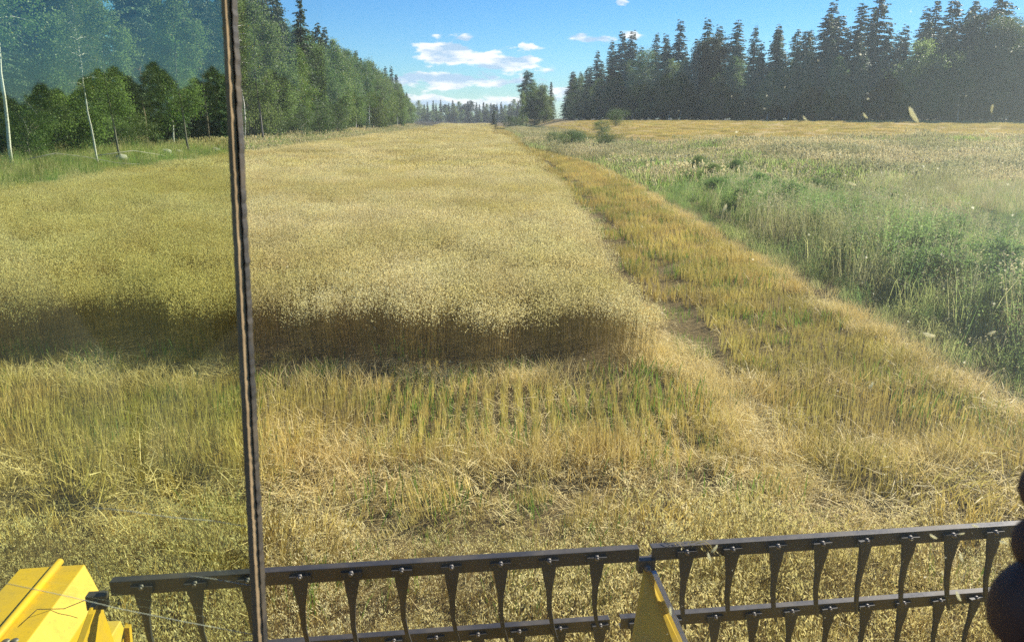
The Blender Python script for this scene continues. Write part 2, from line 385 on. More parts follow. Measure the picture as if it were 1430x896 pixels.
q = lown(P[:, 0], P[:, 1]); sz = 1 + .05 * q + rng.normal(size=len(P)) * .06
hole = (rng.random(len(P)) < .035) & (P[:, 1] > 11.5); sz[hole] *= .72
edge = (P[:, 0] > CR(P[:, 1]) - .5) & (P[:, 1] < 60); tl = rng.normal(size=(len(P), 2)) * .05; rz_ = rng.random(len(P)) * 6.28
scl = np.column_stack([np.full(len(P), 1.0), np.full(len(P), 1.0), sz * np.where(edge, .93, 1)])
scatter('oat_crop', np.column_stack([P, z]), oat_near + oat_mid + oat_far, idx, scl, tl, rz_,
        'standing ripe golden oat crop filling the field, cut off square at its near edge', 'oat crop')

# stubble, straw, lodged oats, weeds
def stub_patch(n, h0, h1, size=.55, w=.0080, lean=.12, rows=True):
    b = MB(); xy = (rng.random((n, 2)) - .5) * size
    if rows: xy[:, 0] = (np.floor(xy[:, 0] / .16) + .5) * .16 + rng.normal(size=n) * .017
    base = np.column_stack([xy, np.zeros(n)]); h = h0 + (h1 - h0) * rng.random(n); tip = base + np.column_stack([rng.normal(size=n) * lean * h, rng.normal(size=n) * lean * h, h])
    for q in blades(base, tip, w): b.quads(q, 0, rng.random(n))
    k = n // 9; xy = (rng.random((k, 2)) - .5) * size; a = rng.random(k) * 6.28; ln = .10 + .14 * rng.random(k)
    bb = np.column_stack([xy, .03 + .12 * rng.random(k)]); tt = bb + np.column_stack([np.cos(a) * ln, np.sin(a) * ln, (rng.random(k) - .2) * ln])
    for q in blades(bb, tt, w * .9): b.quads(q, 1)
    return b
def litter_patch(n, size=.6, hz=.10, ln=(.08, .30), w=.0055):
    b = MB(); xy = rng.normal(size=(n, 2)) * size * .3; a = rng.random(n) * 6.28; l_ = ln[0] + (ln[1] - ln[0]) * rng.random(n)
    bb = np.column_stack([xy, .01 + hz * rng.random(n)]); tt = bb + np.column_stack([np.cos(a) * l_, np.sin(a) * l_, (rng.random(n) - .35) * l_ * .8])
    for q in blades(bb, tt, w, .04, side=None): b.quads(q, 0)
    c = np.column_stack([rng.normal(size=(n, 2)) * size * .33, .02 + hz * rng.random(n)]); b.quads(leaves(c, .020, .4), 0)
    return b
def lodged_patch(n=80, size=.6):
    b = MB(); xy = (rng.random((n, 2)) - .5) * size; base = np.column_stack([xy, np.zeros(n)]); a = R(110) + rng.normal(size=n) * .8; h = .18 + .2 * rng.random(n)
    tip = base + np.column_stack([np.cos(a) * .12, np.sin(a) * .12, h]); r_ = rng.random(n)
    for q in blades(base, tip, .004): b.quads(q, 1, r_)
    nsp = 11; f = rng.random((n, nsp)); an = rng.random((n, nsp)) * 6.28
    c = np.stack([tip[:, 0:1] + np.cos(a)[:, None] * f * .08 + np.cos(an) * .02, tip[:, 1:2] + np.sin(a)[:, None] * f * .08 + np.sin(an) * .02, tip[:, 2:3] + .01 - f * .09], -1).reshape(-1, 3)
    k = len(c); d = rng.normal(size=(k, 3)) * .5; d[:, 2] = -.8; d = norm(d); e = norm(np.cross(d, rng.normal(size=(k, 3))))
    b.quads(np.stack([c - d * .011, c + e * .0032, c + d * .011, c - e * .0032], 1), 0, rng.random(k)); return b
def grass_patch(n, h0, h1, size, w, droop=.5, seed=0, mat2=None, bend=.12):
    b = MB(); xy = rng.normal(size=(n, 2)) * size * .35; base = np.column_stack([xy, np.zeros(n)]); h = h0 + (h1 - h0) * rng.random(n); a = rng.random(n) * 6.28
    r = droop * h * rng.random(n); tip = base + np.column_stack([np.cos(a) * r, np.sin(a) * r, h]); rr = rng.random(n)
    for q in blades(base, tip, w, bend): b.quads(q, 0, rr)
    if seed:
        m_ = rng.integers(0, n, seed); t0 = tip[m_]; t0[:, 2] = h1 * (.85 + .35 * rng.random(seed)); b0 = base[m_]
        for q in blades(b0, t0, w * .5): b.quads(q, 1)
        ns = 7; f = rng.random((seed, ns)); c = (t0[:, None] + (b0 - t0)[:, None] * f[..., None] * .2 + rng.normal(size=(seed, ns, 3)) * .014).reshape(-1, 3)
        b.quads(leaves(c, w * 5.5, .3, .6), 1)
    return b
def herb_patch(n, h, size):
    b = MB(); k = max(3, n // 12); xy = rng.normal(size=(k, 2)) * size * .35; base = np.column_stack([xy, np.zeros(k)]); hh = h * (.6 + .5 * rng.random(k)); tip = base + np.column_stack([rng.normal(size=(k, 2)) * .08 * h, hh])
    for q in blades(base, tip, .006): b.quads(q, 0)
    f = rng.random((k, 26)) ** .7; c = (base[:, None] + (tip - base)[:, None] * f[..., None] + rng.normal(size=(k, 26, 3)) * [.05, .05, .02]).reshape(-1, 3)
    b.quads(leaves(c, .034, .4, .2), 0); return b
SM = [M['stubble'], M['straw']]
s_tall = [src('stubble_patch', stub_patch(135, .15, .31, .48), SM) for _ in range(4)]
s_low = [src('stubble_patch_low', stub_patch(105, .08, .19, lean=.3, rows=False), SM) for _ in range(3)]
s_lit = [src('straw_patch', litter_patch(190, ln=(.06, .24), w=.0065), [M['straw'], M['straw']]) for _ in range(4)]
s_lod = [src('lodged_patch', lodged_patch(), OM) for _ in range(4)]
s_weed = [src('weed_patch', grass_patch(45, .10, .26, .5, .010), [M['weed'], M['weed']]) for _ in range(2)]
s_far = [src('stubble_patch_far', stub_patch(260, .14, .24, 1.6, .018, rows=False), SM) for _ in range(2)]
s_lean = [src('stubble_lean', stub_patch(70, .22, .36, lean=.5, rows=False, w=.006), [M['straw'], M['straw']]) for _ in range(2)]
# 0-3 tall, 4-6 low, 7-10 litter, 11-14 lodged, 15-16 weed, 17-18 far, 19-20 leaning
PT = []; ID = []; SC = []; TL = []; RZ = []
def add(pts, ids, sc, tl=None, rz=None):
    k = len(pts)
    if k == 0: return
    PT.append(pts); ID.append(rng.choice(ids, k)); SC.append(np.column_stack([np.full(k, 1.), np.full(k, 1.), np.ones(k)]) * (np.asarray(sc).reshape(-1, 1) if np.ndim(sc) else sc))
    TL.append(np.zeros((k, 2)) if tl is None else tl); RZ.append(rng.random(k) * 6.28 if rz is None else np.full(k, rz) + rng.normal(size=k) * .05)
SR = lambda y: lerp(y, STUB_R)
inx = lambda y: -(.68 * y + 1.6)
pA = np.array([(-8.16 + .48 * i, y_) for y_ in np.arange(6.55, CROP_Y0 + .9, .44) for i in range(28)]); pA = pA[(pA[:, 0] < SR(pA[:, 1]) + .1) & (pA[:, 0] > -(.68 * pA[:, 1] + 1.6))]          # tall stubble band in front of the crop
gx = lambda y: np.interp(y, [5, 16, 25, 37, 60], [2.25, 2.95, 2.8, 2.8, 2.4])
mA = np.abs(pA[:, 0] - gx(pA[:, 1])) > .16
mA &= pA[:, 1] < CROP_Y0 + .35 + .10 * np.maximum(0, -pA[:, 0])
add(pA[mA], [0, 1, 2, 3], (.85 + .2 * rng.random(mA.sum())) * (1 - .42 * sstep(pA[mA, 1], 7.9, 8.7) * (pA[mA, 0] < 2.0)), rng.normal(size=(mA.sum(), 2)) * .05, .0)
pB = strip_points(CROP_Y0 + .5, 62, .46, lambda y: CR(y) + .62, lambda y: SR(y) + .05)             # cut strip beside the crop
d_ = np.abs(pB[:, 0] - gx(pB[:, 1])); k = d_ > .22
add(pB[k], [0, 1, 2, 4], (.72 + .3 * rng.random(k.sum())), rng.normal(size=(k.sum(), 2)) * .08, .0)
k2 = (~k) & (rng.random(len(k)) < .35); add(pB[k2], [15, 16, 4], .7)
pC = strip_points(62, 300, 1.5, lambda y: CR(y) + .4, lambda y: SR(y)); add(pC, [17, 18], 1.0)
pD = strip_points(3.2, 6.7, .42, inx, lambda y: .72 * y + 1.4); q = lown(pD[:, 0] * 2, pD[:, 1] * 2)
k = rng.random(len(pD)) < .95; add(pD[k], [4, 5, 6, 0], .75 + .3 * rng.random(k.sum()), rng.normal(size=(k.sum(), 2)) * .25)
lod = (pD[:, 1] < 5.7 + .5 * np.sin(pD[:, 0] * 1.3)); pL = strip_points(3.0, 4.95, .31, inx, lambda y: .72 * y + 1.2); add(pL, [11, 12, 13, 14], .75 + .35 * rng.random(len(pL)), rng.normal(size=(len(pL), 2)) * .15)
# litter: clustered, thickest in the band just in front of the standing stubble
pE = strip_points(3.2, 9.6, .38, inx, lambda y: min(.72 * y + 1.4, SR(y) + .3)); q = lown(pE[:, 0] * 2.3 + 3, pE[:, 1] * 2.9)
wgt = np.interp(pE[:, 1], [3, 4.6, 5.4, 6.4, 6.8, 7.4, 9.6], [.10, .35, .85, .95, .6, .12, .18]) + .45 * q
k = rng.random(len(pE)) < wgt; add(pE[k], [7, 8, 9, 10], .7 + .6 * rng.random(k.sum()), rng.normal(size=(k.sum(), 2)) * .2)
# windrow of pale straw running on from the crop's edge, and bent stalks along that edge
y_ = rng.uniform(5.3, 13, 95); p = np.column_stack([np.interp(y_, [5, 9, 13], [2.25, 2.25, 1.75]) + rng.normal(size=95) * .13, y_]); add(p, [7, 8, 9, 10, 19, 20], .6 + .45 * rng.random(95))
y_ = 9.2 + 40 * rng.random(150) ** 1.8; p = np.column_stack([CR(y_) + .02 + rng.normal(size=150) * .07, y_]); add(p, [7, 19, 20, 19], .7 + .5 * rng.random(150))
y_ = rng.uniform(5.5, 60, 330); p = np.column_stack([SR(y_) + .05 + rng.normal(size=330) * .12, y_]); add(p, [7, 8, 19, 20, 19], .6 + .5 * rng.random(330))
x_ = rng.uniform(-8, 5.2, 40); p = np.column_stack([x_, 8.6 + .12 * np.sin(x_ * 2) + rng.normal(size=40) * .12]); add(p, [19, 20], .7 + .3 * rng.random(40), rng.normal(size=(40, 2)) * .15)
x_ = rng.uniform(-6, 5, 90); p = np.column_stack([x_, 6.6 + rng.normal(size=90) * .15]); add(p, [19, 20, 7], .7 + .4 * rng.random(90))
# weeds in between
pW = strip_points(4.5, 40, .6, inx, lambda y: SR(y)); pW = pW[(pW[:, 1] < 10) | (pW[:, 0] > CR(pW[:, 1]))]; q = lown(pW[:, 0] * 1.7 + 9, pW[:, 1] * 1.3 + 4)
k = rng.random(len(pW)) < .30 + .30 * q + .25 * ((pW[:, 1] > 6.6) & (pW[:, 1] < 9.2)) + .3 * ((pW[:, 1] > 6.6) & (pW[:, 1] < 9.2) & (pW[:, 0] > .2) & (pW[:, 0] < 2.2)); add(pW[k], [15, 16], .6 + .7 * rng.random(k.sum()))
P = np.concatenate(PT); z = ground_z(P[:, 0], P[:, 1]) - .005
q = lown(P[:, 0] * 5.1, P[:, 1] * 6.3) + .6 * lown(P[:, 0] * 2.3 + 4, P[:, 1] * 2.6); nr = np.where(P[:, 1] < 6.7, 1.45, .3); IDc = np.concatenate(ID)[:, None]; SC = [np.concatenate(SC) * np.clip(1 + .30 * nr * q, .68, 1.6)[:, None]]; SC = [np.minimum(SC[0], np.where(IDc >= 19, .85, np.where((IDc >= 7) & (IDc <= 10), 1.05, 1.5)))]
scatter('oat_stubble', np.column_stack([P, z]), s_tall + s_low + s_lit + s_lod + s_weed + s_far + s_lean, np.concatenate(ID), np.concatenate(SC), np.concatenate(TL), np.concatenate(RZ),
        'cut golden stubble with loose straw and weeds between the harvester and the standing oats', 'stubble')

# rough grass of the ditch bank, verge grass, far stubble field
g_near = [src('grass_tuft', grass_patch(120, .22, .56, .55, .0085, 1.0, 2, None, .22), [M['grass'], M['pale_grass']]) for _ in range(3)]
g_pale = [src('pale_tuft', grass_patch(60, .35, .75, .55, .006, .45, 26), [M['grass'], M['pale_grass']]) for _ in range(2)]
g_herb = [src('herb_tuft', herb_patch(330, .78, .62), [M['herb'], M['herb']]) for _ in range(2)]
g_far = [src('grass_far', grass_patch(110, .3, .6, 1.8, .03, .7, 10), [M['grass'], M['pale_grass']]) for _ in range(2)]
g_fpale = [src('pale_far', grass_patch(70, .35, .75, 1.8, .022, .45, 60), [M['pale_grass'], M['pale_grass']]) for _ in range(2)]
g_dry = [src('dry_grass', grass_patch(90, .25, .6, .55, .006, .45, 14), [M['pale_grass'], M['pale_grass']]) for _ in range(2)]
# 0-2 near, 3-4 pale, 5-6 herb, 7-8 far, 9-10 far pale, 11-12 dry
PT, ID, SC, TL, RZ = [], [], [], [], []
pG = strip_points(5.0, 34, .46, lambda y: SR(y) + .35, lambda y: .72 * y + 2.5)
d = pG[:, 0] - SR(pG[:, 1]); q = lown(pG[:, 0] * .8 + 2, pG[:, 1] * .6) * .7 + .7 * lown(pG[:, 0] * 2.4, pG[:, 1] * 1.9 + 5); 
pale = (.5 * q + .9 * sstep(pG[:, 1], 17, 29) * sstep(d, 2.5, 6) * (1 - sstep(pG[:, 1], 60, 80)) + rng.normal(size=len(q)) * .2) > .45
hb = (~pale) & (rng.random(len(q)) < .55 + .2 * lown(pG[:, 0] + 7, pG[:, 1]))
edge = d < 1.3
for msk, ids, s0 in ((pale & ~edge, [3, 4, 11, 12], .9), (hb & ~edge, [5, 6, 5, 6, 3], .9), (~pale & ~hb & ~edge, [0, 1, 2, 0, 1, 2, 3, 12], .85), (edge & ~hb, [0, 1, 2], .5), (edge & hb, [5, 6], .5)):
    add(pG[msk], ids, s0 * (.75 + .45 * rng.random(msk.sum())) * np.clip(1 + .42 * q[msk], .35, 1.6) * (1 + .25 * np.exp(-((d[msk] - 3.4) / 1.6) ** 2)), rng.normal(size=(msk.sum(), 2)) * .1)
pH = strip_points(34, 100, 1.15, lambda y: SR(y) + .6, lambda y: min(.72 * y + 3, 75)); d = pH[:, 0] - SR(pH[:, 1]); q = lown(pH[:, 0] * .35, pH[:, 1] * .5)
bank = d < 1.0 + 9 * (1 - sstep(pH[:, 1], 60, 100)) + 2.2
strk = np.exp(-((pH[:, 1] - (66 + .10 * pH[:, 0] + 3 * np.sin(pH[:, 0] * .2))) / 2.6) ** 2) * (pH[:, 0] > 14)
keep = bank | (pH[:, 1] < 60 + 4 * q) | (rng.random(len(q)) < strk) ; 
gr = (bank & (q + rng.normal(size=len(q)) * .35 > -.25)) | ((rng.random(len(q)) < .22) & (pH[:, 1] < 45)) | ((strk > .4) & (pH[:, 1] > 58))
add(pH[keep & gr], [7, 8], .75 + .45 * rng.random((keep & gr).sum())); add(pH[keep & ~gr], [9, 10], .7 + .45 * rng.random((keep & ~gr).sum()))
pI = strip_points(100, 230, 2.0, lambda y: SR(y) + .6, lambda y: SR(y) + 7 - 3 * sstep(y, 100, 200)); add(pI, [7, 8, 9], 1.2)
# left verge between crop and trees
pJ = strip_points(20, 60, .6, lambda y: max(vL(y) - 20, CLf(y) - 9.5, -.68 * y - 2), lambda y: CLf(y) - .2) if True else None
pJ = pJ[pJ[:, 0] < CLf(pJ[:, 1]) - .1]; q = lown(pJ[:, 0], pJ[:, 1]); k = rng.random(len(q)) < .85
add(pJ[k], [0, 1, 2, 0, 1, 5, 3, 11], .7 + .6 * rng.random(k.sum()) + .2 * q[k])
pK = strip_points(60, 240, 1.4, lambda y: CLf(y) - 7, lambda y: CLf(y) - .4); add(pK, [7, 8, 7, 8, 9], .8 + .5 * rng.random(len(pK)))
P = np.concatenate(PT); z = ground_z(P[:, 0], P[:, 1]) - .01
scatter('rough_grass', np.column_stack([P, z]), g_near + g_pale + g_herb + g_far + g_fpale + g_dry, np.concatenate(ID), np.concatenate(SC), np.concatenate(TL), np.concatenate(RZ),
        'rough green and pale seeding grass on the ditch bank and the forest verge', 'grass')
PT, ID, SC, TL, RZ = [], [], [], [], []
pF = strip_points(62, 175, 1.7, lambda y: SR(y) + 10 * (1 - sstep(y, 62, 110)) + 5, lambda y: min(.72 * y, 118)); k = rng.random(len(pF)) < .6
add(pF[k], [0, 1], .8 + .3 * rng.random(k.sum())); P = np.concatenate(PT); z = ground_z(P[:, 0], P[:, 1]) - .01
scatter('far_stubble', np.column_stack([P, z]), s_far, np.concatenate(ID), np.concatenate(SC), np.concatenate(TL), np.concatenate(RZ), 'short golden stubble of the second field in front of the right forest', 'stubble')

# ------------------------------------------------------------------ trees
def trunk_path(H, wob, n=12):
    z = np.linspace(0, H, n); a = np.cumsum(rng.normal(size=(n, 2)) * wob, 0); a -= a[0]; return np.column_stack([a, z])
def spruce_parts(H, Rb=.15, dens=1.0, ls=1.0):
    tr = trunk_path(H, .015); t = MB(); t.tube(tr, np.linspace(H * .0115 + .03, .01, len(tr)), 8)
    c = MB(); Q = []; z = H * .07; 
    while z < H - .15:
        f = (H - z) / H; Rz = H * Rb * f ** .82 * (1 if z > H * .2 else .6 + .4 * z / (H * .2)); nb = int((5.5 + 3.5 * f) * dens)
        for i in range(nb):
            a = rng.random() * 6.28; L = Rz * (.45 + .75 * rng.random()) + .16; zz = z + rng.normal() * .36
            if rng.random() < .08: continue
            k = max(2, int(L / (.17 * ls))); s = (np.arange(k) + .7) / k
            r = s * L; dz = .10 * L * s - .42 * L * s ** 1.7 + .10 * L * s ** 4
            ca, sa = math.cos(a), math.sin(a); cx = np.interp(zz, tr[:, 2], tr[:, 0]); cyy = np.interp(zz, tr[:, 2], tr[:, 1])
            C = np.column_stack([cx + r * ca, cyy + r * sa, zz + dz]); n_ = 3
            for j in range(n_):
                sw = (-1, 1, 0)[j] * (.9 + .3 * rng.random(k)); an = a + sw
                l_ = (.20 + .22 * (1 - s)) * ls * (.7 + .6 * rng.random(k))
                d = np.column_stack([np.cos(an), np.sin(an), -.55 - .5 * rng.random(k)]); d = norm(d) * l_[:, None]
                e = np.cross(d, [0, 0, 1.]); e = norm(e + rng.normal(size=(k, 3)) * .35) * (.055 * ls + l_ * .12)[:, None]
                Q.append(np.stack([C - e * .6, C + d * .55 + e * -1.0, C + d, C + d * .5 + e], 1))
        z += .24 + .08 * (1 - f)
    k = 16; C = np.column_stack([np.full(k, tr[-1, 0]), np.full(k, tr[-1, 1]), H - np.linspace(0, .8, k)]) ; Q.append(leaves(C, .2, .3, -.3))
    c.quads(np.concatenate(Q)); return t, c
def leafy_parts(H, Rc, z0, nlimb, ncl, lpc, ls, sig, shape='oval', droop=.2, trunk_r=.012, wob=.06, flat=1.0, lean=0, topfill=True):
    tr = trunk_path(H * .96, wob); tr[:, 0] += lean * (tr[:, 2] / H) ** 1.6 * H; t = MB(); t.tube(tr, np.linspace(H * trunk_r + .02, .012, len(tr)), 8)
    cs = []
    for i in range(nlimb):
        f = (i + rng.random()) / nlimb; z = z0 + (H * .96 - z0) * f
        prof = {'oval': math.sin(math.pi * min(1, .18 + .80 * f)) ** .7, 'cone': (1 - f) ** .7 * .9 + .12, 'pine': math.sin(math.pi * (.25 + .72 * f)) ** .6}[shape]
        L = Rc * prof * (.65 + .5 * rng.random()); a = i * 2.4 + rng.normal() * .5; up = .55 - .35 * droop if shape != 'pine' else .25
        b0 = np.array([np.interp(z, tr[:, 2], tr[:, 0]), np.interp(z, tr[:, 2], tr[:, 1]), z]); k = 6; s = np.linspace(0, 1, k)
        pth = b0 + np.column_stack([np.cos(a) * L * s, np.sin(a) * L * s, L * (up * s - droop * s ** 2.5)]) + rng.normal(size=(k, 3)) * .03 * L * s[:, None]
        t.tube(pth, np.linspace(.012 + .012 * L, .006, k), 5, cap=False)
        m_ = max(1, int(ncl * L / (Rc * .8)))
        for j in range(m_):
            ss = .25 + .8 * rng.random() ** .7; c_ = np.array([np.interp(ss, s, pth[:, q]) for q in range(3)]) + rng.normal(size=3) * [.16 * L, .16 * L, .12 * L]
            cs.append(c_)
    if topfill: cs += [np.array([tr[-1, 0], tr[-1, 1], H * (.97 - .05 * j)]) + rng.normal(size=3) * .15 for j in range(3)]
    C = np.repeat(np.array(cs), lpc, 0); sg = np.repeat(.6 + .7 * rng.random(len(cs)), lpc)[:, None]; C = C + rng.normal(size=C.shape) * sig * sg * [1, 1, flat]
    if droop > .3: C[:, 2] -= np.abs(rng.normal(size=len(C))) * droop * .5
    cr = np.clip(np.repeat(rng.random(len(cs)), lpc) * .55 + rng.random(len(C)) * .45, 0, 1)
    c = MB(); c.quads(leaves(C, ls * (.7 + .6 * rng.random(len(C))), .6, droop * .5), 0, cr); return t, c

TREES = {}
def reg(kind, parts, mt, mc):
    t, c = parts; TREES.setdefault(kind, []).append((t.mesh(kind + '_trunk', [M[mt]]), c.mesh(kind + '_crown', [M[mc]]), parts[0].V[0][:, 2].max()))
for H, rb in ((18, .17), (15, .20), (20, .145), (16, .18), (11, .22)): reg('spruce', spruce_parts(H, rb, 1.25, 1.15), 'bark_spruce', 'spruce')
reg('pine', leafy_parts(17, 2.6, 8.5, 36, 6, 80, .2, .32, 'pine', .12, .012, .05, .55), 'bark_pine', 'pine')
reg('pine', leafy_parts(16, 2.3, 6.0, 40, 6, 80, .2, .32, 'pine', .12, .011, .07, .55), 'bark_pine', 'pine')
reg('birch', leafy_parts(14, 2.2, 4.2, 34, 5, 150, .14, .34, 'oval', .5, .0062, .07), 'bark_birch', 'birch_leaf')
reg('birch', leafy_parts(16, 2.5, 6.0, 36, 5, 150, .14, .36, 'oval', .5, .0065, .09), 'bark_birch', 'birch_leaf')
reg('birch', leafy_parts(10, 1.7, 2.0, 32, 8, 90, .14, .30, 'oval', .4, .006, .06), 'bark_birch', 'birch_leaf')
reg('birch', leafy_parts(14, 1.7, 6.5, 26, 5, 70, .13, .28, 'oval', .4, .0058, .05), 'bark_birch', 'birch_leaf')
reg('alder', leafy_parts(12, 2.6, .5, 40, 5, 150, .17, .42, 'oval', .2, .009, .07), 'bark_alder', 'alder_leaf')
reg('alder', leafy_parts(10, 2.4, .3, 38, 5, 140, .17, .40, 'oval', .2, .009, .07), 'bark_alder', 'alder_leaf')
reg('alder', leafy_parts(14, 2.6, .8, 42, 5, 150, .17, .42, 'cone', .15, .009, .07), 'bark_alder', 'alder_leaf')
reg('alder', leafy_parts(13, 2.0, 3.6, 30, 5, 130, .15, .34, 'oval', .25, .0065, .06), 'bark_alder', 'alder_leaf')
reg('shrub', leafy_parts(3.0, 1.5, .15, 22, 8, 55, .075, .22, 'oval', .1, .009, .05), 'bark_alder', 'shrub_leaf')
reg('shrub', leafy_parts(2.2, 1.4, .1, 20, 8, 55, .07, .22, 'oval', .1, .010, .05), 'bark_alder', 'shrub_leaf')
HT = {'spruce': (18, 15, 20, 16, 11), 'pine': (17, 16), 'birch': (14, 16, 10, 14), 'alder': (12, 10, 14, 13), 'shrub': (3, 2.2)}
NAME = {'spruce': 'spruce_tree', 'pine': 'pine_tree', 'birch': 'birch_tree', 'alder': 'alder_tree', 'shrub': 'shrub'}

def tree(kind, var, x, y, H, label, group=None, wide=1.0, lean=(0, 0)):
    tm, cm_, _ = TREES[kind][var]; s = H / HT[kind][var]
    e = empty(NAME[kind], (x, y, float(ground_z(x, y)) - .08), random.random() * 6.28); e.scale = (s * wide, s * wide, s)
    if lean != (0, 0): e.rotation_euler = (lean[0], lean[1], 0)
    for nm, me in (('trunk', tm), ('crown', cm_)):
        o = bpy.data.objects.new(nm, me); COL.objects.link(o); o.parent = e
    tag(e, label, 'shrub' if kind == 'shrub' else 'tree', group); return e
ORD = ['first', 'second', 'third', 'fourth', 'fifth', 'sixth', 'seventh', 'eighth', 'ninth', 'tenth', 'eleventh', 'twelfth', 'thirteenth', 'fourteenth', 'fifteenth', 'sixteenth', 'seventeenth', 'eighteenth', 'nineteenth', 'twentieth']
ORD += ['twenty-' + o for o in ORD[:9]] + ['thirtieth'] + ['thirty-' + o for o in ORD[:9]] + ['fortieth'] + ['forty-' + o for o in ORD[:9]]
LOOK = {'spruce': 'dark pointed spruce', 'pine': 'bare-trunked pine', 'birch': 'light green birch', 'alder': 'round bushy alder', 'shrub': 'low leafy shrub'}

# left forest edge: hand-placed front trees (x, y, kind, variant, height), then rows behind
LF = [(-23.7, 38, 'birch', 3, 12.5, (0, .09)), (-21.9, 42.5, 'birch', 3, 8.5, (0, -.02)), (-22.6, 46.5, 'alder', 3, 9, (.01, -.02)), (-22.6, 56.5, 'alder', 3, 11, (0, -.015)), (-23.6, 71, 'birch', 3, 13, (0, .035)), (-23.4, 76.5, 'alder', 3, 13.5, (0, -.01)), (-28.5, 44.5, 'spruce', 1, 12, 0), (-26.2, 47.5, 'alder', 1, 8, 0), (-30.5, 50, 'spruce', 3, 13, 0), (-28.0, 54, 'birch', 1, 13, (0, -.03)), (-29.5, 57, 'spruce', 1, 9, 0),
      (-27.4, 60.5, 'pine', 1, 9.5, 0), (-26.8, 64, 'birch', 2, 10.5, 0), (-28.2, 67.5, 'spruce', 0, 10, 0), (-27.0, 72, 'pine', 0, 12.5, 0), (-27.8, 77, 'spruce', 3, 15, 0), (-26.5, 80, 'birch', 1, 14.5, (0, .05)),
      (-27.0, 84, 'alder', 2, 13, 0), (-26.4, 88, 'pine', 0, 16, 0), (-26.8, 93, 'alder', 0, 11, 0), (-27.2, 97, 'spruce', 2, 18.5, 0), (-26.0, 101, 'birch', 2, 11, 0), (-26.6, 105, 'spruce', 0, 17.5, 0), (-26.0, 110, 'alder', 0, 12, 0)]
for i, (x, y, k, v, h, ln) in enumerate(LF):
    tree(k, v, x, y, h, '%s, %s from the near end of the left forest edge' % (LOOK[k], ORD[i]), 'front trees of the left forest edge', lean=ln or (0, 0))
y = 114; i = len(LF)
while y < 205:
    k = random.choice(['alder', 'spruce', 'birch', 'spruce', 'birch']); v = random.randrange(3)
    x = float(np.interp(y, [110, 167, 205], [-25.6, -26.5, -28.5])) + random.uniform(-.8, .8)
    tree(k, v, x, y, float(np.interp(y, [110, 141, 170, 205], [13.5, 13.5, 11, 10])) * random.uniform(.85, 1.1), '%s, %s from the near end of the left forest edge' % (LOOK[k], ORD[i]), 'front trees of the left forest edge')
    y += random.uniform(4, 6.5); i += 1
def back(n_label, x0, dx, y0, y1, step, kinds, hf, group, side, jit=1.5):
    y = y0
    while y < y1:
        k, v = random.choice(kinds); x = float(np.interp(y, x0[0], x0[1])) + dx + random.uniform(-jit, jit)
        tree(k, v, x, y, float(hf(y)) * random.uniform(.86, 1.08), '%s standing deep in the %s behind the front row' % (LOOK[k], side), group + ', ' + LOOK[k].split()[-1] + 's'); y += step * random.uniform(.75, 1.25)
xl = ([30, 95, 167, 205], [-27, -27, -27, -29]); hL = lambda y: np.interp(y, [30, 100, 141, 167, 205], [15.5, 17.0, 16.2, 13.2, 12])
KB = [('spruce', 0), ('spruce', 2), ('spruce', 3), ('pine', 0), ('spruce', 1)]
back('', xl, -4.5, 40, 205, 3.6, KB + [('birch', 1)], hL, 'trees deep in the left forest', 'left forest')
back('', xl, -9, 46, 200, 4.2, KB + [('birch', 0)], lambda y: hL(y) + .3, 'trees deep in the left forest', 'left forest')
back('', xl, -14, 52, 130, 5.0, KB, lambda y: hL(y) + .5, 'trees deep in the left forest', 'left forest')
for j, (x, y, k, v, h) in enumerate([(-31.0, 212, 'spruce', 2, 15.2), (-33.5, 218, 'spruce', 0, 15.5), (-31.5, 224, 'spruce', 3, 14), (-35, 231, 'birch', 0, 13), (-33, 240, 'alder', 2, 12), (-34, 252, 'spruce', 3, 12.5), (-35.5, 264, 'alder', 0, 10.5), (-36, 280, 'spruce', 3, 11), (-38, 300, 'alder', 1, 9.5), (-40, 322, 'alder', 0, 8.5)]):
    tree(k, v, x, y, h, '%s, %s from the left in the far clump beyond the oats' % (LOOK[k], ORD[j]), 'trees of the far left clump', 1.15)
# undergrowth at the left edge
for j, (x, y, v, h) in enumerate([(-24.5, 41, 0, 2.6), (-26.0, 44, 1, 3.2), (-25.5, 52, 0, 2.2), (-27.0, 58, 1, 2.4), (-25.4, 75, 0, 2.2), (-25.0, 86, 1, 3.0), (-24.6, 95, 0, 3.5), (-24.6, 104, 1, 4.0), (-24.0, 112, 0, 4.2)]):
    tree('shrub', v, x, y, h, 'low leafy shrub, %s from the near end under the left forest edge' % ORD[j], 'shrubs under the left forest edge', 1.1)

# right forest
RX = [22, 26, 31, 38, 47, 57, 70, 84, 98, 112, 128]; RY = [300, 245, 212, 186, 165, 150, 141, 136, 133, 131, 130]
HR = lambda x: np.interp(x, [20, 24, 30, 43, 57, 84, 130], [17.5, 19.5, 21.5, 20.5, 20.5, 21.5, 22])
def along(x0, x1, step, off, kinds, hf, lab, group, jit, wide=1.0, ordinal=True):
    x = x0; i = 0
    while x < x1:
        k, v = random.choice(kinds); y = float(np.interp(x, RX, RY)) + off + random.uniform(-jit, jit)
        L = lab(i, k); tree(k, v, x + random.uniform(-.5, .5), y, float(hf(x)) * random.uniform(.74, 1.1), L, group + ('' if ordinal else ', ' + LOOK[k].split()[-1] + 's'), wide); i += 1
        x += step * random.uniform(.7, 1.3) * (.55 + .45 * min(1, (x - 10) / 50))
along(22, 112, 3.2, 0, [('alder', 0), ('alder', 1), ('birch', 2), ('alder', 2), ('birch', 0), ('spruce', 1)], lambda x: HR(x) * .62, lambda i, k: '%s, %s from left in the right forest front row' % (LOOK[k], ORD[i]), 'low front row of the right forest', 1.5, 1.35)
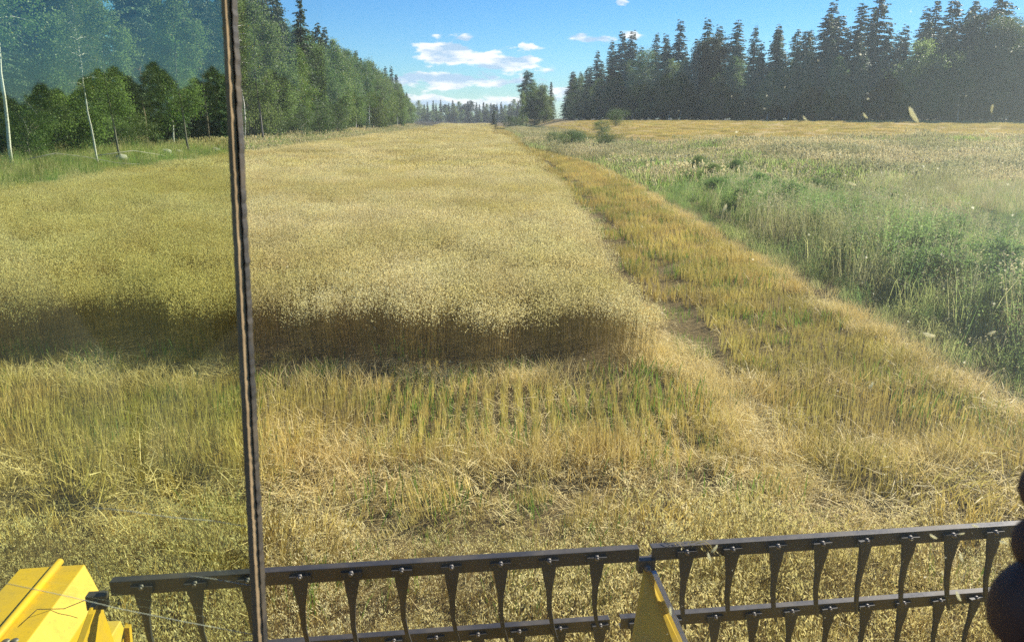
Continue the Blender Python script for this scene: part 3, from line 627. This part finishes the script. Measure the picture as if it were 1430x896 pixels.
deep = lambda i, k: '%s rising behind the low front row of the right forest' % LOOK[k]
along(22, 118, 3.3, 5, [('spruce', 0), ('spruce', 3), ('alder', 2), ('birch', 1), ('spruce', 1)], lambda x: HR(x) * .76, deep, 'middle rows of the right forest', 2, 1.6, False)
along(22.5, 122, 3.2, 10, [('spruce', 0), ('spruce', 2), ('spruce', 3), ('spruce', 2), ('pine', 0)], lambda x: HR(x) * .95, deep, 'middle rows of the right forest', 2.5, 1.8, False)
top = lambda i, k: '%s with its tip on the skyline of the right forest' % LOOK[k]
along(23, 126, 2.5, 17, [('spruce', 2), ('spruce', 0), ('spruce', 2), ('spruce', 3)], lambda x: HR(x) * 1.05, top, 'back row of the right forest', 3, 1.75, False)

# far trees across the end of the field, and the clump in the middle
x = -62; i = 0
while x < 24:
    k, v = random.choice([('spruce', 0), ('spruce', 2), ('spruce', 3), ('alder', 2), ('pine', 0), ('spruce', 1)]); y = 545 + random.uniform(-14, 14)
    tree(k, v, x, y, random.uniform(11.5, 15.5), '%s in the distant blue tree line across the far end of the field' % LOOK[k], 'distant tree line, ' + LOOK[k].split()[-1] + 's', 1.5); x += random.uniform(2.0, 3.2)
x = -58
while x < 22:
    tree('alder', random.randrange(3), x, 535 + random.uniform(-6, 6), random.uniform(7, 9.5), 'round bushy alder low in front of the distant tree line', 'low trees before the distant tree line', 1.7); x += random.uniform(4.5, 6)
CC = [(4.4, 248, 'pine', 1, 16.5, 1.0, 'tall thin pine standing up above the small clump in mid field'), (3.2, 243, 'alder', 2, 10.5, .9, 'narrow alder left of the tall thin pine in mid field'), (7.0, 240, 'birch', 0, 12.5, 1.3, 'broad birch right of the tall thin pine in mid field'),
      (9.2, 236, 'alder', 1, 10.5, 1.35, 'rounded alder at the right of the mid-field clump'), (6.2, 232, 'alder', 0, 8.5, 1.3, 'bushy alder low in front of the mid-field clump'), (-5.6, 252, 'spruce', 4, 6.2, 1.0, 'small lone spruce left of the mid-field clump'),
      (-1.0, 246, 'shrub', 0, 3.6, 1.2, 'dark shrub between the lone spruce and the mid-field clump'), (1.6, 226, 'shrub', 1, 3.0, 1.3, 'low shrub at the foot of the mid-field clump'), (12.5, 262, 'spruce', 3, 12, 1.0, 'spruce just right of the mid-field clump before the right forest')]
for (x, y, k, v, h, wd, L) in CC: tree(k, v, x, y, h, L, 'trees of the mid-field clump', wd)
for j, (x, y, v, h) in enumerate([(5.4, 74, 0, 1.9), (6.6, 78, 1, 1.7), (4.4, 84, 0, 1.6), (8.2, 71, 1, 1.6), (10.5, 95, 0, 1.9), (15, 118, 1, 2.2)]):
    tree('shrub', v, x, y, h, 'small leafy bush on the ditch bank, %s from the left' % ORD[j], 'bushes on the ditch bank', 1.2)

# wood far behind the machine: one mass, it only shows mirrored in the side window
b = MB(); C = []
for j in range(110):
    x0_, y0_, h_ = -150 + j * 1.8 + random.uniform(-1, 1), -105 + random.uniform(-8, 8), random.uniform(5.5, 8) + 1.5 * math.sin(j * .23)
    k = 420; f = rng.random(k); th_ = rng.random(k) * 6.28; rr_ = 3.0 * np.sin(np.pi * (.15 + .83 * f)) * rng.random(k) ** .4
    C.append(np.column_stack([x0_ + rr_ * np.cos(th_), y0_ + rr_ * np.sin(th_), .3 + f * h_]))
b.quads(leaves(np.concatenate(C), .95, .7)); tag(b.obj('distant_wood', M['alder_leaf']), 'far-off wood mirrored faintly in the upper part of the side window', 'wood', kind='stuff')

# tall bushy weed clumps along the ditch bank
M['weed_bush'] = plant_mat('weed_bush', (.12, .21, .05), (.27, .38, .12), None, .5, .5, .7, .2, .3)
WB = []
for hh, rc in ((1.25, .62), (1.05, .70), (.9, .55)):
    t_, c_ = leafy_parts(hh, rc, .05, 26, 7, 60, .040, .075, 'oval', .12, .006, .02); WB.append((t_.mesh('stem', [M['weed']]), c_.mesh('foliage', [M['weed_bush']])))
yy = 6.5; i = 0
while yy < 40 and i < 88:
    for rep in (0, 1, 0, 1):
        xx = float(lerp(yy, STUB_R)) + (random.uniform(1.7, 4.4) if rep == 0 else random.uniform(4.8, 9.5)); v_ = random.randrange(3); sc_ = random.uniform(.42, .85)
        e = empty('weed_clump', (xx, yy + random.uniform(-.4, .4), float(ground_z(xx, yy)) - .03), random.random() * 6.28); e.scale = (sc_ * 1.15, sc_ * 1.15, sc_)
        for nm, me in zip(('stem', 'foliage'), WB[v_]): o = bpy.data.objects.new(nm, me); COL.objects.link(o); o.parent = e
        tag(e, 'bushy green weed clump, %s from near end on the %s' % (ORD[i // 2 if i // 2 < len(ORD) else -1], 'near bank crest' if rep == 0 else 'far bank side'), 'weed', 'weed clumps on the ditch bank'); i += 1
    yy *= 1.095

# stones and fallen branches on the left verge
M['stone'] = bark('stone', (.42, .41, .38), (.58, .57, .54), scale=(3, 3, 3))
def stone(x, y, r, label):
    b = MB(); th = np.linspace(0, np.pi, 9); ph = np.linspace(0, 2 * np.pi, 14, endpoint=False); n = 1 + .12 * rng.normal(size=(9, 14)); n[0] = n[0, 0]; n[-1] = n[-1, 0]
    Pn = np.stack([np.sin(th)[:, None] * np.cos(ph) * n, np.sin(th)[:, None] * np.sin(ph) * n * .8, np.cos(th)[:, None] * np.ones(14) * n * .65], -1) * r
    b.grid(Pn[:, ::-1], closed=True); o = b.obj('stone', M['stone']); o.location = (x, y, float(ground_z(x, y)) + r * .55); tag(o, label, 'stone', 'stones on the left verge')
stone(-22.6, 46.5, .38, 'pale round stone in the verge grass, nearest of the stones under the left trees')
stone(-22.8, 53, .42, 'broad pale stone amid the smaller stones in the verge grass under the left trees')
stone(-23.0, 55.5, .30, 'small pale stone just beyond the broad one under the left trees')
stone(-22.4, 61, .36, 'pale stone farthest from the harvester under the left trees')
def branch(pts, r, label):
    b = MB(); b.tube(pts, np.linspace(r * .6, r * .25, len(pts)), 6); o = b.obj('dead_branch', M['dead_wood']); tag(o, label, 'branch', 'dead branches on the left verge')
g = lambda x, y, dz: (x, y, float(ground_z(x, y)) + dz)
branch([g(-23.6, 39, .35), g(-22.8, 40.2, .7), g(-21.8, 41.2, .65), g(-20.9, 42.5, .45), g(-20.0, 43.2, .5)], .05, 'long grey dead branch lying over the grass below the first birch')
branch([g(-25.4, 41, 3.1), g(-24.6, 40.6, 3.35), g(-23.8, 40.2, 3.0), g(-23.3, 40, 2.5)], .035, 'bare bent grey branch arching beside the first birch, upper of the two')
branch([g(-25.4, 41, 2.4), g(-24.7, 40.6, 2.55), g(-24.1, 40.2, 2.1), g(-23.9, 40.1, 1.4)], .03, 'bare bent grey branch arching beside the first birch, lower of the two')
branch([g(-22.5, 43.5, .5), g(-21.6, 46, .85), g(-20.9, 48.5, .6)], .05, 'grey dead branch leaning in the grass before the pale stones')

# ------------------------------------------------------------------ combine harvester: cab, glass, header reel
YAW = R(6.7)
def paint(name, col, rough=.4, dirt=(.35, .30, .18), amt=.5, metallic=0, scale=9, bump=.15):
    m = newmat(name); t = NT(m); o = t.objc(); n = t.noise(o, scale, 8, .65); n2 = t.noise(o, scale * 9, 5, .7)
    c = t.mix(t.math('MULTIPLY', t.rng(n, .42, .68), amt), col, dirt); c = t.mix(t.math('MULTIPLY', t.rng(n2, .55, .72), amt * .7), c, tuple(q * .45 for q in dirt))
    b = t.n('ShaderNodeBsdfPrincipled'); t.l(c, b.inputs['Base Color']); t.l(t.rng(n, .3, .7, rough, rough + .3), b.inputs['Roughness']); b.inputs['Metallic'].default_value = metallic
    bp = t.n('ShaderNodeBump'); bp.inputs['Strength'].default_value = bump; bp.inputs['Distance'].default_value = .003; t.l(n2, bp.inputs['Height']); t.l(bp.outputs[0], b.inputs['Normal'])
    t.l(b.outputs[0], t.out.inputs[0]); return m
M['yellow'] = paint('yellow', (.62, .39, .008), .42, (.36, .25, .04), .6)
M['yellow_dull'] = paint('yellow_dull', (.55, .38, .02), .5, (.40, .31, .10), .6)
M['steel'] = paint('steel', (.045, .042, .042), .38, (.10, .08, .055), .5, .3)
M['plastic'] = paint('plastic', (.022, .022, .025), .45, (.07, .058, .04), .4)
M['bolt'] = paint('bolt', (.20, .19, .18), .5, (.3, .27, .22), .3, .9)
M['alu'] = paint('alu', (.62, .64, .68), .4, (.45, .43, .38), .3, .25)
M['cab'] = paint('cab', (.06, .06, .06), .7, (.10, .09, .07), .4)
M['lining'] = paint('lining', (.42, .40, .36), .8, (.3, .27, .22), .4)
M['seal'] = paint('seal', (.42, .30, .16), .85, (.24, .16, .08), .7, 0, 14)
M['rubber'] = paint('rubber', (.018, .017, .016), .6, (.12, .09, .05), .6, 0, 30)

machine = empty('combine_harvester', (0, 1.0, 0), 0)
tag(machine, 'yellow combine harvester seen from its own cab, with black reel bars and tines below', 'combine harvester')
def part(o):       # keep world position, become a child of the machine
    o.parent = machine; o.location = Vector(o.location) - machine.location; return o

bx = Vector((math.cos(YAW), math.sin(YAW), 0)); by = Vector((-math.sin(YAW), math.cos(YAW), 0)); bz = Vector((0, 0, 1))
RM = Matrix((bx, by, bz)).transposed()
def RF(s, f, z):   # reel frame: s along the bars from the centre gap, f forward, z height
    return np.array(Vector((.42, 2.222, 0)) + bx * s + by * f + bz * z)
ax = (-.26, 1.15); RAD = .583       # reel axis (forward, height) relative to the top bar's line
ang0 = math.degrees(math.atan2(1.69 - ax[1], 0 - ax[0]))
BAR = [(ax[0] + RAD * math.cos(R(ang0 - 60 * k)), ax[1] + RAD * math.sin(R(ang0 - 60 * k))) for k in range(6)]

tm = MB()   # one tine, hanging along -z from its bar, base at the origin
tp = np.array([[.0, .0, .02], [.0, .002, -.02], [.0, .006, -.07], [.0, .010, -.14], [.009, .014, -.20], [.024, .020, -.255]]); wd = [.023, .018, .0095, .0072, .0060, .0035]; th = [.006, .006, .0055, .005, .0045, .003]
sec = np.array([[-1, -1], [0, -1.25], [1, -1], [1, 1], [0, 1.25], [-1, 1]], float)
tm.grid(np.array([[p_ + np.array([w_ * q_[0], h_ * q_[1], 0]) for q_ in sec] for p_, w_, h_ in zip(tp, wd, th)])[:, ::-1], closed=True, smooth=False)
tm.box((0, 0, .028), (.062, .014, .022))
tine_me = tm.mesh('tine', [M['plastic']])
bm_ = MB(); bm_.tube([(0, -.012, 0), (0, 0, 0)], [.0085, .0085], 6); bm_.tube([(0, -.019, 0), (0, -.012, 0)], [.0045, .005], 8); bolt_me = bm_.mesh('bolt', [M['bolt']])

def reel_bar(s0, s1, k, first):
    f, z = BAR[k]; L = s1 - s0
    o = empty('unused', (0, 0, 0)); bpy.data.objects.remove(o)
    b = MB(); hh, tt, w_ = .045, .004, .026       # angle-section beam: web plate and top flange
    b.box((L / 2, 0, 0), (L, tt, hh)); b.box((L / 2, w_ / 2 + .0025, hh / 2 - tt / 2 - .001), (L, w_, tt)); b.box((L / 2, w_ / 2 + .0025, -hh / 2 + tt / 2 + .001), (L, w_, tt))
    bo = b.obj('reel_bar', M['steel'], bevel=.0012); bo.matrix_world = Matrix.Translation(Vector(RF(s0, f, z)) - machine.location) @ RM.to_4x4(); bo.parent = machine
    x = first
    while x < L - .03:
        for nm, me, off in (('tine', tine_me, (x, -.008, -.030)), ('bolt', bolt_me, (x, -.004, .006))):
            c_ = bpy.data.objects.new(nm, me); COL.objects.link(c_); c_.parent = bo; c_.location = off; c_.rotation_euler = (0, 0, 0) if nm == 'bolt' else (random.gauss(0, .05), random.gauss(0, .02), random.gauss(0, .09))
        x += .150
for k in range(6):
    reel_bar(-1.60, -.022, k, .09 if k % 2 == 0 else .04); reel_bar(.018, 2.15, k, .11 if k % 2 == 0 else .06)

# reel support plates: three-cornered webs from the axle out to each bar
def support(s, wide, mats, edge=True, arms=(0, 2, 3, 4), flat=False):
    for k in arms:
        f, z = BAR[k]; C = np.array(ax); T = np.array((f, z)); d = T - C; d /= np.linalg.norm(d); n = np.array([-d[1], d[0]])
        o = MB(); t0 = C + (T - C) * .0; tip = T - d * .045
        def P3(q, ss): return RF(ss, q[0], q[1])
        b0, b1 = t0 + n * wide, t0 - n * wide
        if flat: V = [RF(s, *(t0 + n * .52)), RF(s, *(t0 - n * .52)), RF(s + .004, *(tip - n * .035)), RF(s + .004, *(tip + n * .035))]
        else: V = [P3(b0, s - .19), P3(b1, s + .24), P3(tip + n * -.012, s + .012), P3(tip + n * .012, s - .014)]
        V2 = [v + np.array(bx if flat else by) * .006 * (-1 if flat else 1) for v in V]
        if flat: V, V2 = V, V2
        o.poly(np.array(V + V2), [[0, 1, 2, 3], [7, 6, 5, 4], [0, 4, 5, 1], [1, 5, 6, 2], [2, 6, 7, 3], [3, 7, 4, 0]])
        po = part(o.obj('reel_support', mats)); 
        fl = MB()
        A0, A1 = (V[0], V[3]) if flat else (V[1], V[2]); side_ = np.array(bx) * .016; fw = -np.array(by) * .010
        fl.poly(np.array([A0 + fw, A0 + side_ + fw, A1 + side_ + fw, A1 + fw, A0 + fw * 3, A0 + side_ + fw * 3, A1 + side_ + fw * 3, A1 + fw * 3]), [[0, 1, 2, 3], [7, 6, 5, 4], [0, 4, 5, 1], [1, 5, 6, 2], [2, 6, 7, 3], [3, 7, 4, 0]])
        fo = fl.obj('flange', M['yellow'] if flat else M['alu']); fo.parent = po
        cl = MB(); c0 = RF(s, f, z - .035); cl.box(c0, (.055, .03, .045), RM); co = cl.obj('clamp', M['steel'], bevel=.002); co.parent = po
        bl = bpy.data.objects.new('bolt', bolt_me); COL.objects.link(bl); bl.parent = po; bl.location = RF(s, f - .015, z - .035); bl.rotation_euler = (0, 0, YAW); bl.scale = (1.3, 1.3, 1.3)
        for ch in (fo, co): pass
        for ch in po.children: ch.location = ch.location if ch is bl else ch.location
support(.0, .11, M['yellow_dull']); support(-1.64, .13, M['yellow'], flat=True)
o = MB(); o.tube([RF(-1.75, *ax), RF(2.2, *ax)], [.055, .055], 16); part(o.obj('reel_axle', M['yellow_dull']))

# header end cover on the left: folded yellow sheet with a tube rail, bolts and latch wire
def rf2(s, f, z): return np.array(Vector((-1.215, 1.955, -.035)) + bx * s + by * f + bz * z)
def fold(profile, f0, f1, name, mat, bev=.003, cut=0):
    b = MB(); A = np.array([rf2(s, f1 + c_, z) for s, z, c_ in profile]); B = np.array([rf2(s, f0, z) for s, z, c_ in profile]); 
    b.grid(np.stack([A, B]), smooth=False); o = b.obj(name, mat)
    sm = o.modifiers.new('thick', 'SOLIDIFY'); sm.thickness = .012; sm.offset = -1; bv = o.modifiers.new('bevel', 'BEVEL'); bv.width = bev; bv.segments = 3; bv.limit_method = 'ANGLE'; return part(o)
top = fold([(-.60, .9, 0), (-.44, 1.50, 0), (-.235, 1.50, 0), (-.175, 1.42, -.06), (-.155, 1.1, -.12), (-.13, .6, -.2)], -1.6, .56, 'end_cover', M['yellow'])
rl = MB(); rl.tube([rf2(-.32, .58, 1.516), rf2(-.325, .1, 1.520), rf2(-.33, -.5, 1.520), rf2(-.33, -1.4, 1.516)], [.0125] * 4, 10); rr = rl.obj('rail', M['yellow']); rr.parent = top; rr.location = -Vector(top.location) - machine.location + Vector(top.location) if False else (0, 0, 0)
for (s, f) in ((-.27, .14), (-.235 - .06, .14), (-.275, -.3), (-.40, .30)):
    b = MB(); p0 = rf2(s, f, 1.506); b.tube([p0, p0 + [0, 0, .008]], [.013, .011], 10); b.obj('bolt', M['bolt'], top)
wr = MB(); wr.tube([rf2(-.30, .20, 1.506), rf2(-.26, .27, 1.53), rf2(-.20, .31, 1.50), rf2(-.14, .36, 1.50), rf2(-.08, .40, 1.52)], [.0014] * 5, 6); wr.obj('latch_wire', M['rubber'], top)
fold([(-.10, 1.40, 0), (-.06, 1.40, 0), (-.045, 1.33, 0), (-.04, 1.0, 0)], -1.5, .36, 'inner_rail', M['yellow_dull'])
# inner star plate at the reel's end, standing in front of the cover
sp_ = MB(); V = []
# header trough, body and cab
b = MB(); b.box(RF(.28, -.35, .62), (4.0, .9, .06), RM); b.box(RF(.28, -.85, .85), (4.0, .04, .5), RM); part(b.obj('header_trough', M['yellow_dull'], bevel=.004))
b = MB(); b.box((0, -1.6, 1.25), (1.5, 3.6, 1.5)); part(b.obj('machine_body', M['yellow'], bevel=.02))
b = MB(); b.box((0, -.35, 2.03), (1.9, 1.9, .06)); b.box((0, .60, 2.16), (1.9, .05, .26)); b.box((0, -1.28, 2.30), (1.9, .05, .6)); part(b.obj('cab_floor', M['cab'], bevel=.006))
b = MB(); b.box((0, -.38, 3.90), (2.0, 1.9, .10)); part(b.obj('cab_roof', M['lining'], bevel=.02))
for x_, y_ in ((-.60, -1.28), (.60, -1.28), (.93, .60), (-.93, .60)):
    b = MB(); b.box((x_, y_, 3.05), (.07, .07, 1.75)); part(b.obj('cab_post', M['cab'], bevel=.01))
b = MB(); b.box((.93, -.35, 2.28), (.03, 1.8, .45)); b.box((-.93, -.35, 2.51), (.03, 1.8, .92)); b.box((0, -1.24, 2.52), (1.8, .03, .94)); part(b.obj('cab_wall', M['cab'], bevel=.004))

# --- glass: two panes meeting at a rusty edged strip
def glass(name, tint, dust, haze_col, streaks=True, refl=.05, right=0.0, glow=None):
    m = newmat(name); t = NT(m); o = t.objc(); sx = t.n('ShaderNodeSeparateXYZ'); t.l(o, sx.inputs[0])
    mp = t.n('ShaderNodeMapping'); t.l(o, mp.inputs[0]); mp.inputs['Rotation'].default_value = (0, R(38), 0); mp.inputs['Scale'].default_value = (3, 1, 14)
    n1 = t.noise(o, 3.2, 5, .6); n2 = t.noise(mp.outputs[0], 3, 6, .65); n3 = t.noise(o, 420, 2, .5); 
    f = t.math('ADD', dust, t.math('MULTIPLY', t.rng(n1, .35, .7), dust * 1.0)); f = t.math('ADD', f, t.math('MULTIPLY', t.rng(n2, .5, .75), dust * .8))
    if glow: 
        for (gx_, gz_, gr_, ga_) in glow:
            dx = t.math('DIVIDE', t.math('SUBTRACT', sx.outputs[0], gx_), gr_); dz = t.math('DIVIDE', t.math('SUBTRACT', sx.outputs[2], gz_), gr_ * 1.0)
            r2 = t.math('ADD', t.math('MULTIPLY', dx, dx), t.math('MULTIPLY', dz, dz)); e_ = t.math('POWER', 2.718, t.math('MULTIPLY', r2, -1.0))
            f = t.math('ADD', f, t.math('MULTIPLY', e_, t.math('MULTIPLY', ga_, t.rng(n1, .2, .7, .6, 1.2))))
    f = t.math('ADD', f, t.math('MULTIPLY', t.rng(n3, .70, .76), .06), clamp=True)
    tp_ = t.n('ShaderNodeBsdfTransparent'); tp_.inputs[0].default_value = tint + (1,)
    df = t.n('ShaderNodeBsdfDiffuse'); df.inputs[0].default_value = haze_col + (1,); tl = t.n('ShaderNodeBsdfTranslucent'); tl.inputs[0].default_value = haze_col + (1,)
    a = t.n('ShaderNodeMixShader'); a.inputs[0].default_value = .65; t.l(df.outputs[0], a.inputs[1]); t.l(tl.outputs[0], a.inputs[2])
    b_ = t.n('ShaderNodeMixShader'); t.l(f, b_.inputs[0]); t.l(tp_.outputs[0], b_.inputs[1]); t.l(a.outputs[0], b_.inputs[2])
    gl = t.n('ShaderNodeBsdfGlossy'); gl.inputs['Roughness'].default_value = .02; gl.inputs[0].default_value = (.85, .92, 1, 1)
    c_ = t.n('ShaderNodeMixShader'); c_.inputs[0].default_value = refl; t.l(b_.outputs[0], c_.inputs[1]); t.l(gl.outputs[0], c_.inputs[2]); t.l(c_.outputs[0], t.out.inputs[0]); return m
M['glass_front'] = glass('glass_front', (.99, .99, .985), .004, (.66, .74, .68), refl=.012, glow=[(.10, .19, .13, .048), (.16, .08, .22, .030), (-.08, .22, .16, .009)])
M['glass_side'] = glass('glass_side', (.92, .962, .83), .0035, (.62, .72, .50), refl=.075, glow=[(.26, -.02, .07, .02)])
gp = part
def pane(name, P4, mat, thick=.004):
    P4 = [Vector(p) for p in P4]; c0 = sum(P4, Vector()) / 4; n = (P4[1] - P4[0]).cross(P4[3] - P4[0]).normalized() * thick
    b = MB(); V = [p - c0 for p in P4] + [p - c0 + n for p in P4]
    b.poly(np.array(V), [[3, 2, 1, 0], [4, 5, 6, 7], [0, 1, 5, 4], [1, 2, 6, 5], [2, 3, 7, 6], [3, 0, 4, 7]]); o = b.obj(name, mat); o.location = c0; return part(o)
# the strip runs from (325,0) to (372,896) of the picture at 0.62 m
def on_plane(u, v, y):
    d = ray(u, v); return Vector((0, 0, CAM_H)) + d * (y / d.y)
sT, sB = on_plane(323, -60, .60), on_plane(371, 930, .60)
wr_ = Vector((.93, .60, 0))
def onz(p, z): return p
frontT, frontB = Vector((.90, .60, sT.z)), Vector((.90, .60, sB.z))
pane('windscreen', [sB, frontB, frontT, sT], M['glass_front'])
lT = Vector((-.90, sT.y - .03, sT.z)); lB = Vector((-.90, sB.y - .03, sB.z))
pane('side_window', [lB, sB + Vector((-.004, -.008, 0)), sT + Vector((-.004, -.008, 0)), lT], M['glass_side'], .005)
dv = (sT - sB).normalized()
def strip(off, wdt, dep, name, mat, wob=0):
    b = MB(); n = 160; rows = []
    for i in range(n):
        p = sB.lerp(sT, i / (n - 1)) + Vector(off); j = wob * rng.normal(); w2 = wdt * (1.15 - .45 * i / n) / 2 + wob * rng.normal() * .5; d2 = dep / 2
        c_ = [(-w2, -d2 * .4), (-w2 * .5, -d2), (w2 * .5, -d2), (w2, -d2 * .4), (w2, d2), (-w2, d2)]
        rows.append([np.array(p) + np.array([q[0] + j, q[1], 0]) for q in c_])
    b.grid(np.array(rows)[:, ::-1], closed=True, smooth=False); return part(b.obj(name, mat))
st = strip((0, -.014, 0), .0076, .014, 'window_strip', M['seal'], .0001)
strip((.0046, -.012, 0), .0013, .010, 'rubber_seal', M['rubber'], .00022)
strip((-.0058, -.004, 0), .0016, .006, 'rubber_seal', M['rubber'], .0001)

# thin strands modelled for the pale scratch-like lines on the side pane
M['strand'] = plant_mat('strand', (.75, .75, .68), (.8, .8, .75), None, .3)
for pts, L in ((((128, 708), (180, 713), (240, 722), (300, 727), (345, 735)), 'thin pale strand across the side window, uppermost of three'), (((8, 814), (90, 831), (170, 850), (260, 868), (358, 886)), 'thin pale strand crossing the yellow cover, longest of three'), (((262, 803), (300, 808), (352, 817)), 'short pale strand beside the window strip, over the reel bar')):
    b = MB(); b.tube([on_plane(u, v, .58) for u, v in pts], [.0003] * len(pts), 5); tag(b.obj('pale_strand', M['strand']), L, 'cobweb strand', 'pale strands on the side window')

# oat husks stuck to the windscreen
M['husk'] = plant_mat('husk', (.85, .82, .58), (.92, .90, .72), None, .7)
HK = [(1275, 161, 25, 60, 'large pale husk on the windscreen before the right forest'), (1385, 152, 12, 100, 'round husk on the windscreen near the right forest foot'), (1380, 187, 14, 40, 'husk on the windscreen over the far right stubble'), (1208, 162, 10, 50, 'small husk left of the largest one'), (1124, 166, 9, 50, 'smallest husk above the right field'),
      (1190, 257, 12, 20, 'flat husk on the windscreen over the grass bank, upper one'), (1012, 291, 13, -60, 'husk on the windscreen at the left edge of the grass bank'), (1297, 468, 20, 15, 'long husk on the windscreen over the lower grass bank'), (1385, 465, 14, -20, 'thin husk right of the long one over the grass bank'), (1217, 538, 13, -60, 'husk on the windscreen at the stubble corner'),
      (1061, 268, 8, 30, 'tiny husk over the middle of the grass bank'), (998, 766, 16, -50, 'oval husk over the right reel bar beside the gap'), (990, 777, 14, 70, 'thin curved husk just under the oval one'), (1342, 778, 16, 70, 'long thin husk between the right tines'), (1338, 832, 18, 65, 'pale husk before the second reel bar at the right'), (1361, 734, 12, 20, 'husk on the top reel bar near the dark hand'),
      (1303, 749, 14, 30, 'husk over the top reel bar, left of the one near the hand'), (1343, 745, 10, -10, 'small husk between two others over the top reel bar'), (1400, 757, 12, 15, 'husk close beside the dark fingers'), (936, 853, 15, 85, 'husk over the silver flange of the reel support'), (1316, 800, 9, 80, 'white fleck husk over the straw behind the tines'), (1410, 205, 12, 20, 'husk at the right border over the dry grass')]
FW = Vector((0, _c, -_s)); UPV = Vector((0, _s, _c)); RT = Vector((1, 0, 0))
def pane_pt(u, v):     # where the ray meets the windscreen's inner face
    d = ray(u, v); n = (frontB - sB).cross(sT - sB).normalized(); o_ = Vector((0, 0, CAM_H)); return o_ + d * ((sB - o_).dot(n) / d.dot(n)) * .994
for (u, v, ln, an, L) in HK:
    c0 = pane_pt(u, v); r_ = ln / FPX * .6 / 2; ca, sa = math.cos(R(an)), math.sin(R(an)); d = RT * ca - UPV * sa; e = RT * sa + UPV * ca; b = MB(); s_ = np.linspace(-1, 1, 8); rows = []
    for q in s_:
        wq = r_ * .26 * math.sqrt(max(1 - q * q, .002)); cc = c0 + d * (q * r_) + e * (r_ * .12 * q * q); rows.append([np.array(cc + e * (wq * math.cos(a)) - FW * (wq * .7 * math.sin(a))) for a in np.linspace(0, 6.283, 8, endpoint=False)])
    b.grid(np.array(rows), closed=True); tag(b.obj('oat_husk', M['husk']), L, 'husk', 'oat husks stuck to the windscreen')
b = MB(); p0 = RF(.10, BAR[0][0] + .01, BAR[0][1] + .028)
for j in range(9):
    a_ = random.uniform(-.6, .9); q_ = p0 + np.array([random.uniform(-.05, .07), random.uniform(-.01, .02), 0]); b.tube([q_, q_ + np.array([.03 * math.cos(a_), -.005, .012]), q_ + np.array([.055 * math.cos(a_), -.012, -.012 + .02 * math.sin(a_)])], [.0009, .0008, .0005], 5)
    b.quads(leaves(np.array([q_ + np.array([.055 * math.cos(a_), -.012, -.016 + .02 * math.sin(a_)]) + rng.normal(size=3) * .008 for _ in range(4)]), .013, .35, .5))
tag(b.obj('oat_sprig', M['oat_head']), 'sprig of oats caught on the top reel bar beside the yellow centre plate', 'oat sprig')
# fine chaff on the glass: nobody could count it
b = MB(); k = 420; uu = 1430 - np.abs(rng.normal(size=k)) * 260; vv = rng.random(k) ** .8 * 890; uu2 = 400 + rng.random(60) * 1000; uu = np.concatenate([uu, uu2]); vv = np.concatenate([vv, rng.random(60) * 890]); ok = uu > 400
C = np.array([pane_pt(a_, b_) for a_, b_ in zip(uu[ok], vv[ok])]); b.quads(leaves(C, .0009 + .0016 * rng.random(len(C)) ** 3, .45)); tag(b.obj('chaff_dust', M['husk']), 'tiny pale chaff specks scattered over the windscreen, thickest at the right', 'chaff', kind='stuff')

# ------------------------------------------------------------------ person: only the shaded hand reaches into the view
M['skin'] = paint('skin', (.17, .085, .055), .55, (.09, .05, .035), .5, 0, 40, .3)
def hand():
    dpt = .30
    J = []; E = []; Rr = []
    def v(u, w_, d, r): J.append(tuple(at(u, w_, d))); Rr.append(r); return len(J) - 1
    wr0 = v(1760, 1000, .34, .030); wr1 = v(1700, 930, .33, .028); pm = v(1620, 850, .32, .034); E += [(pm, wr1), (wr1, wr0)]
    fa = v(1950, 1250, .38, .038); E.append((wr0, fa))
    for (kn, m1, m2, tip, r) in (((1570, 735), (1512, 668), (1462, 676), (1444, 706), .0108), ((1556, 790), (1500, 742), (1452, 754), (1437, 786), .0112), ((1545, 850), (1486, 802), (1426, 828), (1418, 884), .0118), ((1560, 905), (1500, 872), (1452, 905), (1440, 960), .0112)):
        a = v(*kn, .31, r * 1.35); b_ = v(*m1, .29, r * 1.06); c_ = v(*m2, .285, r * 1.0); d_ = v(*tip, .30, r * .95); E += [(pm, a), (a, b_), (b_, c_), (c_, d_)]
    a = v(1600, 930, .29, .014); b_ = v(1540, 960, .27, .0125); c_ = v(1480, 985, .26, .011); E += [(wr1, a), (a, b_), (b_, c_)]
    me = bpy.data.meshes.new('person'); me.from_pydata(J, E, []); o = bpy.data.objects.new('person', me); COL.objects.link(o)
    sk = o.modifiers.new('skin', 'SKIN'); sk.use_smooth_shade = True
    for i, r in enumerate(Rr): me.skin_vertices[0].data[i].radius = (r, r)
    me.skin_vertices[0].data[2].use_root = True
    ss = o.modifiers.new('sub', 'SUBSURF'); ss.levels = 2; ss.render_levels = 2; me.materials.append(M['skin'])
    tag(o, 'dark shaded hand with curled fingers in front of the window at the right edge', 'person')
hand()
print('faces', sum(len(m.polygons) for m in bpy.data.meshes))

# ------------------------------------------------------------------ air: one closed box of pale haze round everything
m = bpy.data.materials.new('haze'); m.use_nodes = True; m.node_tree.nodes.clear(); t = NT(m); pv = t.n('ShaderNodeVolumePrincipled')
pv.inputs['Color'].default_value = (.80, .90, 1, 1); pv.inputs['Density'].default_value = .0003; pv.inputs['Anisotropy'].default_value = .3; t.l(pv.outputs[0], t.out.inputs['Volume'])
b = MB(); b.box((0, 590, 15), (2200, 2100, 34)); tag(b.obj('haze', m), 'thin pale air between the camera and the far trees', 'haze', kind='stuff')
